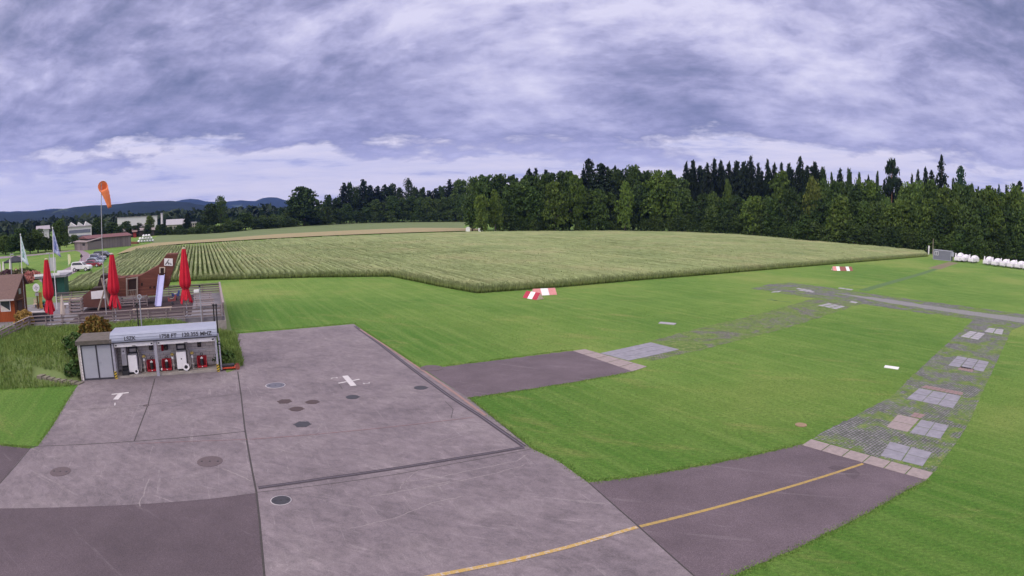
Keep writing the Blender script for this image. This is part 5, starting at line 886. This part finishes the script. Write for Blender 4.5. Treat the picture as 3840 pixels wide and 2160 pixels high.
def house(name,lab,a,c,ytop,D,depth,wallm,roofm,rise,win=0,cat='building',flat_=False,dz=0,rows=1):
    p=along(a[0],a[1],D); q=along(c[0],c[1],D*1.0); p=Vector((p.x,p.y,0)); q=Vector((q.x,q.y,0)); d=q-p; H=zat(a[0],ytop,p); t=thing(name,lab,cat,p,math.atan2(d.y,d.x)); L=d.length
    b=MB(); b.box(0,0,0,L,depth,H); part('wall',b,wallm,t)
    b=MB()
    if flat_: b.box(-.4,-.4,H,L+.4,depth+.4,H+.5)
    else: b.prism([(-.6,-.8,H-.05),(-.6,depth/2,H+rise),(-.6,depth+.8,H-.05)],(L+1.2,0,0))
    part('roof',b,roofm,t)
    for r in range(rows):
        for k in range(win):
            x=L*(k+.5)/win; b=MB(); z=H*(.35 if rows==1 else (.2+.4*r)); b.box(x-L/win*.3,-.12,z,x+L/win*.3,-.002,z+min(1.6,H*.3)); f=part('window',b,GLASS,t)
    return t
FW=C('factory_white',(.62,.60,.63),(.54,.52,.56),1,.6); FG=C('factory_grey_roof',(.33,.30,.33),(.27,.25,.28),.6,.7); FBAND=C('band_glass',(.17,.18,.25),(.12,.13,.19),.8,.3)
fac=house('saw_tooth_factory','white factory with saw-tooth roof behind the lane',(172,610),(231,606),573,300,40,FW,FG,1,0,flat_=True,cat='factory'); p0=fac.location; H=zat(172,573,p0); L=(along(231,606,300)-along(172,610,300)).length
for k in range(3): b=MB(); x=L*k/3+.5; b.prism([(x,-.2,H+.5),(x+L/3-.3,-.2,H+.5),(x+L/3*.2,-.2,H+2.3)],(0,36,0)); part('roof_light',b,FW,fac)
for z,h_ in ((H*.62,1.5),(H*.22,1.8)): b=MB(); b.box(.5,-.15,z,L-.5,-.01,z+h_); part('window_band',b,FBAND,fac)
fac2=house('factory_wing','lower pale factory wing left of the saw-tooth hall',(94,606),(124,603),578,300,30,FW,FG,1.6,0,cat='factory')
house('office_block','tall white office block with flat roof beyond the trees',(296,590),(396,586),549,520,30,FW,FG,2,0,flat_=True,rows=2)
house('farm_hall','low dark hall with a thin reddish roof left of the bales',(306,596),(388,592),583,330,14,C('dark_hall_boards',(.10,.085,.08),(.07,.06,.055),1),C('thin_grey_roof',(.30,.26,.25),(.22,.19,.19),1),1.2,0,'barn'); house('red_cabin','tiny red hut at the hall front',(335,592),(343,591.5),583.5,320,5,C('hut_red',(.30,.03,.03),(.24,.03,.03),1),C('hut_roof',(.2,.12,.1),(.15,.1,.09),1),.8,0,'hut')
house('long_villa','long cream building with low pale roof right of the chimney',(420,583),(466,580),566,420,18,C('cream_render',(.46,.41,.36),(.40,.36,.32),1),C('pale_slate',(.36,.35,.38),(.3,.29,.32),1),3.5,6); house('cream_tower','small cream tower house with flat roofs near the poplars',(480,582),(494,581),561,420,12,_M['cream_render'],_M['pale_slate'],1,3,flat_=True,rows=2); house('far_house','pale house with grey roof in the trees before the office block',(353,588),(378,587),582,380,14,FW,FG,4,3); house('far_house','white gable end among trees left of the big dark tree',(640,580),(662,579),563,460,12,FW,C('far_roof',(.17,.13,.12),(.13,.1,.1),1),3,2)
p=along(408,588,350); t=thing('chimney','slim pale factory chimney rising beside the office block','chimney',(p.x,p.y,0)); b=MB(); b.tube((0,0,0),(0,0,zat(408,537,p)),.75,.6,14); part('stack',b,FW,t); b=MB(); b.tube((0,0,zat(408,539,p)),(0,0,zat(408,537,p)+.3),.72,.72,14); part('top_ring',b,STEEL,t)
for k,(px,py) in enumerate(((1748,583),(1796,583))): pass
for px,py,lab in ((1177.5*1,577.5,'left one of two small white blocks at the far field edge'),(1209,577.8,'right one of two small white blocks at the far field edge')): p=at(px,py,.9); b=MB(); b.box(-.9,-.5,0,.9,.5,1.7); b.box(-.6,-.45,1.7,.6,.45,2.0); solo('white_block',b,WHITE,lab,'block',loc=(p.x,p.y,0),bev=.1)
# ---------------------------------------------------------------- trees: a few crowns and trunks, copied one object per tree
LEAF=leaf_mat('tree_leaves',(.030,.052,.014),(.062,.098,.026),(.115,.150,.042),7,True); NEEDLE=leaf_mat('conifer_needles',(.016,.030,.014),(.032,.052,.024),(.060,.080,.036),6,True)
BARK=C('tree_bark',(.12,.10,.085),(.07,.058,.05),6,.95); PBARK=C('pine_bark',(.26,.13,.075),(.17,.09,.055),6,.95)
def trunk_mb(h,r,limbs,rg,spread=.3,z0=.3):
    b=MB(); b.tube((0,0,-.02),(0,0,h*.55),r,r*.6,8); b.tube((0,0,h*.55),(.01,.01,h),r*.6,r*.12,8)
    for k in range(limbs):
        z=rg.uniform(z0,h*.85); a=k*2.4; b.tube((0,0,z),(spread*math.cos(a),spread*math.sin(a),z+rg.uniform(.08,.2)),r*.35,r*.08,6)
    return b
def broad(seed,n=3600,low=.04,narrow=1.0,drop=0.0):
    rg=np.random.default_rng(seed); Q=[]; nb=26
    for k in range(nb):
        z=low+.08+(.84-low)*((k+.5)/nb)**.9; env=math.sin(PI*min(1,max(.06,(z-low+.16)/(1.14-low))))**.62; a=k*2.399+rg.uniform(-.5,.5); rr=.34*env*rg.uniform(.25,1.0)*narrow
        c=np.array([rr*math.cos(a),rr*math.sin(a),z+rg.uniform(-.03,.03)]); br=rg.uniform(.10,.20)*(.6+.5*env)
        m_=n//nb; d=rg.normal(size=(m_,3)); d/=np.linalg.norm(d,axis=1)[:,None]; d[:,2]=np.where(d[:,2]<-.4,-.4*rg.uniform(0,1,m_),d[:,2]); k_=rg.uniform(.55,1.12,m_)
        P=c+d*np.array([br*1.15,br*1.15,br*.78])*k_[:,None]; P[:,2]-=drop*rg.uniform(0,1,m_)*np.hypot(P[:,0],P[:,1]); Q.append(P)
    m_=n//8; d=rg.normal(size=(m_,3)); d/=np.linalg.norm(d,axis=1)[:,None]; Q.append(d*np.array([.30*narrow,.30*narrow,.38])*rg.uniform(.2,1,m_)[:,None]+np.array([0,0,.5+low*.5]))
    P=np.concatenate(Q); P=P[(P[:,2]>.02)]; P[:,2]=np.minimum(P[:,2],1.0)
    V,F=leafquads(P,.021,rg); return npmesh('broadleaf_crown',V,F,LEAF)
def spruce(seed,low=.04,n=20,w=.5,ragged=.25):
    rg=np.random.default_rng(seed); Q=[]
    for k in range(n*2):
        u=(k+.5)/(n*2); z=low+(1-low)*u; R_=w*(1-u)**.60+.03; nb=int(6+7*(1-u))
        for j in range(nb):
            a=rg.uniform(0,2*PI); L=R_*rg.uniform(1-ragged*1.6,1.08); m_=max(3,int(24*L/w)+2); s=rg.uniform(.1,1,m_)
            x=L*s; Q.append(np.stack([x*math.cos(a)+rg.normal(0,.018,m_),x*math.sin(a)+rg.normal(0,.018,m_),z+.03*(1-u)-x*.20+rg.normal(0,.009,m_)],-1))
    P=np.concatenate(Q); P=np.concatenate([P,np.stack([rg.normal(0,.008,30),rg.normal(0,.008,30),rg.uniform(.93,1.0,30)],-1)])
    V,F=leafquads(P,.017,rg,.25); return npmesh('conifer_crown',V,F,NEEDLE)
def pine(seed):
    rg=np.random.default_rng(seed); Q=[]
    for c,r in (((0,0,.93),(.22,.22,.06)),((.16,.05,.84),(.26,.2,.05)),((-.22,.0,.86),(.22,.2,.05)),((.26,-.05,.73),(.24,.2,.045)),((-.16,.1,.74),(.26,.22,.05)),((.05,-.15,.66),(.24,.2,.045)),((.32,.1,.62),(.14,.14,.035)),((-.28,-.05,.64),(.16,.14,.035)),((.30,.02,.52),(.10,.1,.03))):
        d=rg.normal(size=(230,3)); d/=np.linalg.norm(d,axis=1)[:,None]; Q.append(np.array(c)+d*np.array(r)*rg.uniform(.3,1.1,230)[:,None])
    V,F=leafquads(np.concatenate(Q),.022,rg); return npmesh('pine_crown',V,F,NEEDLE)
CR={'broad':[broad(100+k) for k in range(5)],'column':[broad(120+k,2600,.06,.8) for k in range(2)],'weep':[broad(130+k,4200,.05,1.05,.45) for k in range(2)],'bush':[broad(140+k,1800,-.12,1.15) for k in range(3)],'sparse':[broad(150+k,1500,.15,1.0) for k in range(2)],
    'spruce':[spruce(200+k,.04+.05*k,20,.5,.25+.05*k) for k in range(4)],'tall':[spruce(210+k,.30+.08*k,17,.5,.35) for k in range(3)],'slim':[spruce(220,.12,22,.5,.2)],'pine':[pine(230)],'tiered':[spruce(240,.25,11,.5,.5)]}
_rg=np.random.default_rng(5)
TR={k:trunk_mb(h,r,l,_rg,sp,z0).mesh('trunk',m_) for k,(h,r,l,sp,z0,m_) in {'broad':(.85,.034,7,.28,.25,BARK),'conifer':(.97,.040,0,0,.3,BARK),'pine':(.92,.030,4,.12,.66,PBARK),'bush':(.7,.02,5,.3,.1,BARK)}.items()}
FBX=[(-60,643),(0,641),(60,640),(130,634),(160,628),(200,618),(240,603),(300,598),(400,592),(470,590),(520,588),(600,582),(700,573),(756,568.5),(886,562),(1003,559),(1120,558),(1174,558),(1176,578),(1270,578.5),(1400,579),(1600,579),(1744,583),(1883,589),(2018,602),(2164,613.5),(2325,628),(2420,641),(2576,650),(2700,664)]
def base_at(px,off):
    y=float(np.interp(px,[q[0] for q in FBX],[q[1] for q in FBX])); p=at(px,y,.9 if px>=1175 else 0); d=math.hypot(p.x,p.y); k=(d+off)/d; return Vector((p.x*k,p.y*k,0)),d+off
SHARED={}
TINT={'dark':(.50,.58,.62),'mid':(.86,.92,.85),'light':(1.5,1.52,1.1),'olive':(1.08,1.10,.78),'deep':(.66,.78,.70),'blue':(.85,1.1,1.45),'brown':(1.35,1.12,.9),'black':(.42,.46,.52),'birch':(1.35,1.42,1.25)}  # light and olive also put sun on some crowns into the leaf colour
NAME={'broad':'broadleaf_tree','column':'broadleaf_tree','weep':'broadleaf_tree','sparse':'broadleaf_tree','bush':'woodland_shrub','spruce':'spruce_tree','tall':'spruce_tree','slim':'spruce_tree','tiered':'fir_tree','pine':'pine_tree'}
ntree=[0]
def grp_w(g): return g in ('right','edge')
def tree(kd,px,ytop,wpx,off,tint,label=None,group=None):
    p,D=base_at(px,off); d0=ray(px,ytop); H=zat(px,ytop,p); W=max(1.5,wpx*S/F_PX*D)*(2.1 if kd in('spruce','tall','slim') else 1.5 if kd=='tiered' else 1.4 if grp_w(group) else 1); i=ntree[0]; ntree[0]+=1
    if label is None: label,group=GROUPS[group][0],GROUPS[group][1]
    t=thing(NAME[kd],label,'shrub' if kd=='bush' else 'tree',p,random.uniform(0,6.28),group)
    k=CR[kd][i%len(CR[kd])]; cr=link('crown',k,t); cr.scale=(W,W,H); c=TINT[tint]; j=random.uniform(.76,1.04); cr.color=(c[0]*j,c[1]*j*random.uniform(.96,1.04),c[2]*j,1)
    tk=TR['pine' if kd=='pine' else 'bush' if kd=='bush' else 'broad' if NAME[kd]=='broadleaf_tree' else 'conifer']; o=link('trunk' if kd!='bush' else 'stem',tk,t); o.scale=(W,W,H); return t
GROUPS={'lefts':('lower dark tree filling the clump behind the flags and the lane','lower trees of the clump behind the flags'),
 'ridge':('dark spruce in the packed row of spruces rising behind the broadleaf wood edge','spruces packed behind the wood edge'),
 'edge':('dark green broadleaf tree in the unbroken wood edge behind the crop field','broadleaf trees of the wood edge'),
 'right':('dull green broadleaf tree in the wood behind the container and trailers','broadleaf trees behind the trailers'),
 'back':('dark tree top showing over the left wood beyond the tan strip','dark trees of the left wood'),
 'left':('bushy mid-green tree in the front row of the left wood beyond the tan strip','front trees of the left wood'),
 'hedge':('low dark hedge shrub between the crop field and the far buildings','hedge shrubs before the far buildings'),
 'under':('low green undergrowth bush at the foot of the wood','undergrowth at the foot of the wood'),
 'town':('small dark tree among the far buildings at the left','small trees among the far buildings'),
 'deepr':('dark spruce far back on the skyline at the right','far skyline spruces'),
 'valley':('dark tree of the distant belt below the hills','trees of the distant belt')}
U=lambda *a: tree(*a[:6],a[6])           # distinctive trees carry labels of their own
for a in (('broad',14,590,56,0,'olive','olive tree at the extreme left edge behind the white parasols'),('broad',52,574,70,8,'deep','big dark green tree directly behind the pale flag'),('broad',96,576,66,2,'mid','wide dark green tree between the two flags'),('column',151,551,60,-6,'mid','tall narrow dense tree right of the blue flag'),('broad',248,547,60,18,'deep','round tree behind the left half of the timber barn'),
 ('broad',284,558,60,20,'deep','dark tree behind the right half of the timber barn'),('broad',318,556,42,30,'mid','bushy tree before the left end of the office block'),('bush',351,559,30,12,'black','dark globe-shaped tree in front of the office block'),('column',378,541,42,6,'olive','tall olive tree in front of the office block'),('slim',471,536,16,60,'black','slim dark conifer between the two cream houses'),
 ('broad',528,510,60,25,'dark','dark heavy tree left of the tall thin-topped tree'),('sparse',556,490,50,30,'mid','tall tree with thin see-through top against the blue hills'),('broad',618,535,58,12,'deep','rounded tree between the thin-topped tree and the big dark one'),('spruce',706,521,16,40,'blue','pointed conifer just left of the big dark tree'),('broad',766,470,118,0,'dark','big dark solitary tree standing left of the wood'),('broad',740,492,66,12,'dark','dark lower half-crown leaning on the big dark tree'),
 ('sparse',1028,447,40,60,'black','pine-like open crown sticking out of the left wood'),('spruce',1130,452,26,30,'black','lone dark conifer where the left wood meets the main wood'),('broad',1212,489,56,-14,'light','light yellow-green tree at the front of the wood, left of a pair'),('broad',1246,477,44,-8,'light','light yellow-green tree at the front of the wood, right of a pair'),('broad',1396,452,76,-4,'olive','broad tree tinted as if sunlit left of the dark conifer mass'),('broad',1447,440,66,0,'olive','tall tree tinted as if sunlit directly left of the dark conifer mass'),  # sunlit look of the two broad crowns comes from their olive tint
 ('spruce',1480,400,52,22,'black','tallest dark conifer above the middle of the wood'),('spruce',1512,412,70,12,'dark','broad dark conifer right of the tallest one'),('column',1572,455,58,-8,'light','light green tree with golden top in the middle of the wood'),('weep',1655,430,110,4,'olive','wide weeping tree with drooping branches right of the golden-topped tree'),('broad',1592,415,80,22,'mid','broad grey-green crown above the golden-topped tree'),
 ('column',1829,452,32,6,'olive','narrow yellowish tree before the row of spruces'),('broad',1895,492,82,-6,'light','bright green rounded bush-like tree below the spruce trunks'),('broad',1962,432,84,14,'olive','big light green tree at the right end of the spruce row'),('weep',2042,440,62,4,'brown','half-bare brownish spruce hanging in the wood'),('sparse',2155,444,44,20,'birch','pale birch with thin crown left of the tall pine'),
 ('pine',2240,396,52,40,'dark','tall pine with bare orange trunk standing above the wood'),('tiered',2365,389,56,30,'black','tall tiered fir, highest tree at the right'),('spruce',2413,418,48,34,'blue','blue-grey spruce right of the tall tiered fir'),('spruce',2560,456,46,30,'dark','dark spruce at the extreme right edge of the photo')): U(*a)
def row(kd,spec,off,tint,grp,wj=.15):
    for px,yt,w_ in spec: tree(kd if isinstance(kd,str) else random.choice(kd),px,yt+random.uniform(-5,5)*(1 if grp in('right','edge') else 1.6 if grp=='ridge' else 0),w_*random.uniform(1-wj,1+wj)*(random.uniform(.75,1.35) if grp=='ridge' else 1),off+random.uniform(-6,6),tint if isinstance(tint,str) else random.choice(tint),None,grp)
row('tall',[(1725,413,24),(1742,410,26),(1760,417,26),(1778,413,24),(1795,406,26),(1812,411,26),(1832,416,28),(1851,405,26),(1869,409,28),(1887,402,26),(1905,406,26),(1929,402,28),(1946,410,28),(1964,404,26),(1982,415,30),(2010,398,28),(2029,418,26),(2047,415,28)],34,('black','dark','black'),'ridge')
row('spruce',[(1735,425,30),(1770,430,32),(1806,425,32),(1842,430,32),(1878,424,32),(1915,424,32),(1950,428,32),(1990,428,34),(2020,432,34)],48,'black','ridge')
row(('spruce','broad','slim'),[(2068,426,26),(2090,433,24),(2110,430,24),(2134,428,22),(2158,438,24),(2181,434,24),(2204,436,24),(2222,446,22),(2262,447,24),(2290,430,22),(2306,428,20),(2325,415,24),(2340,430,24),(2395,440,24)],42,('black','dark'),'ridge')
row('spruce',[(2230,452,26),(2252,455,26),(2241,462,28)],64,'black','ridge')
row('spruce',[(2440,462,22),(2456,470,14),(2474,476,12),(2492,474,14),(2508,464,20),(2527,466,22),(2545,462,28),(2580,462,30)],60,('dark','blue'),'deepr')
row('spruce',[(1330,418,26),(1347,424,24),(1290,432,26),(1528,416,28),(1545,422,26),(1466,420,26),(1372,432,24)],30,'black','ridge')
row('broad',[(1160,452,46),(1192,446,50),(1222,437,54),(1256,434,54),(1292,440,56),(1328,432,58),(1362,436,54),(1384,432,54),(1416,428,56),(1432,436,50),(1492,446,50),(1540,430,54),(1560,424,54),(1626,430,58),(1684,428,60),(1706,440,54)],20,('dark','deep','dark','mid'),'edge')
row(('broad','column'),[(1172,500,44),(1188,492,44),(1284,468,52),(1312,456,54),(1342,470,56),(1366,480,50),(1424,480,52),(1475,470,56),(1505,478,56),(1534,480,56),(1612,470,56),(1690,470,60),(1716,476,56),(1742,500,50),(1766,488,52),(1792,478,54),(1812,500,48),(1850,486,52),(1866,505,50),(1928,488,56),(1946,505,54),(1990,470,60),(2016,480,60)],4,('deep','mid','deep','dark'),'edge')
row(('broad','broad','weep'),[(2068,452,60),(2098,446,56),(2122,455,58),(2150,466,60),(2180,448,56),(2206,466,58),(2228,492,44),(2272,466,50),(2286,456,56),(2312,460,58),(2340,452,58),(2370,462,62),(2402,458,62),(2432,466,60),(2462,476,60),(2490,468,64),(2520,476,64),(2550,470,66),(2582,478,70),(2612,472,70)],14,('mid','deep','olive','olive','dark','birch'),'right')
row(('broad','column'),[(2052,500,58),(2084,505,60),(2112,496,58),(2140,505,60),(2172,500,60),(2200,508,60),(2240,512,60),(2268,500,60),(2300,508,62),(2334,502,62),(2366,512,64),(2398,505,64),(2430,515,66),(2464,520,66),(2498,512,68),(2530,520,70),(2564,518,72),(2598,522,72)],2,('deep','mid','dark','olive','mid'),'right')
row(('broad','spruce'),[(826,490,40),(848,496,38),(866,460,30),(880,455,32),(896,470,36),(914,452,34),(932,466,36),(950,468,36),(968,464,36),(986,462,38),(1004,472,36),(1044,470,36),(1062,472,38),(1080,480,36),(1096,474,36),(1112,468,38),(1148,456,40)],28,('black','dark','dark'),'back')
row('broad',[(820,520,44),(846,524,44),(872,512,46),(898,530,44),(922,520,46),(944,502,48),(966,508,46),(988,493,50),(1012,498,48),(1034,492,50),(1056,496,48),(1078,493,50),(1100,500,48),(1122,496,50),(1146,486,52),(1164,492,44)],4,('mid','deep','deep','mid'),'left')
HG=[(330,585,26),(352,588,24),(376,583,26),(396,587,24),(418,581,28),(440,584,26),(462,582,26),(484,578,28),(504,574,30),(540,572,34),(566,568,36),(590,562,38),(645,556,38),(668,552,38),(690,548,36),(716,550,38),(800,544,34),(784,548,32)]
row('bush',[(x,y-7,w_*1.5) for x,y,w_ in HG]+[(x+11,y-4,w_*1.4) for x,y,w_ in HG],4,('deep','mid','dark'),'hedge')
row('broad',[(x,y,w_) for x,y,w_ in ((30,592,50),(76,584,56),(116,596,40),(132,604,30),(8,606,50),(188,590,34),(208,596,30))],6,('deep','dark','mid'),'lefts')
row(('broad','column'),[(575,548,32),(596,552,30),(640,545,36),(662,541,36),(688,538,36),(722,530,40),(500,560,26),(262,572,26),(300,575,24),(336,568,24),(232,590,24),(445,572,20),(412,575,20),(306,566,28),(346,570,26),(364,572,24),(398,566,24),(428,570,26),(452,566,26),(168,585,24),(240,585,26)],14,('deep','dark','mid'),'town')
def under(x0,x1,n,h0,h1,off):
    for k in range(n):
        px=x0+(x1-x0)*(k+random.uniform(.2,.8))/n; y=float(np.interp(px,[q[0] for q in FBX],[q[1] for q in FBX])); h=random.uniform(h0,h1); tree('bush',px,y-h,h*random.uniform(1.0,1.6),off,random.choice(('deep','dark','mid')),None,'under')
row('bush',[(x,y,34) for x,y in ((728,552),(746,553),(764,552),(782,551),(800,548))],2,('deep','dark'),'hedge')
under(1262,1740,22,24,44,-3); under(1745,2330,26,30,60,-4); under(2340,2640,15,40,70,-2); under(800,1172,15,16,30,-2)
def valley(x0,x1,n,y0,y1,D0):
    for k in range(n):
        px=x0+(x1-x0)*(k+random.uniform(.1,.9))/n; yb=float(np.interp(px,[0,400,700],[612,588,575])); p0=at(px,min(yb,602)); p=Vector((p0.x,p0.y,0)); k_=D0/math.hypot(p.x,p.y); p=p*k_; H=max(6,zat(px,random.uniform(y0,y1),p)); W=H*random.uniform(.8,1.3)
        t=thing('broadleaf_tree',GROUPS['valley'][0],'tree',p,random.uniform(0,6),GROUPS['valley'][1]); c=link('crown',CR['broad'][k%5],t); c.scale=(W,W,H); tt=TINT[random.choice(('dark','black','deep'))]; c.color=(*tt,1); o=link('trunk',TR['broad'],t); o.scale=(W,W,H)
valley(-30,760,34,556,568,620); valley(-30,420,16,575,590,330)

# a far belt of woods between the town and the hills: one mass, too far to count
rg=np.random.default_rng(77); Q=[]
for k in range(1500):
    a=math.radians(rg.uniform(-50,2)); D=rg.uniform(560,2100); H=rg.uniform(9,17); c=np.array([math.sin(a)*D,math.cos(a)*D,0]); m_=26; d_=rg.normal(size=(m_,3)); d_/=np.linalg.norm(d_,axis=1)[:,None]
    P=c+np.array([0,0,H*.5])+d_*np.array([H*.75,H*.75,H*.5])*rg.uniform(.5,1.05,m_)[:,None]; P[:,2]=np.maximum(P[:,2],0); Q.append(P)
V,F=leafquads(np.concatenate(Q),2.6,rg); o=kind(link('distant_woods',npmesh('distant_woods',V,F,leaf_mat('distant_leaves',(.012,.022,.012),(.022,.036,.018),(.045,.06,.03),.02))),'stuff'); tag(o,'dark far-off woods between the town and the hills','woods')
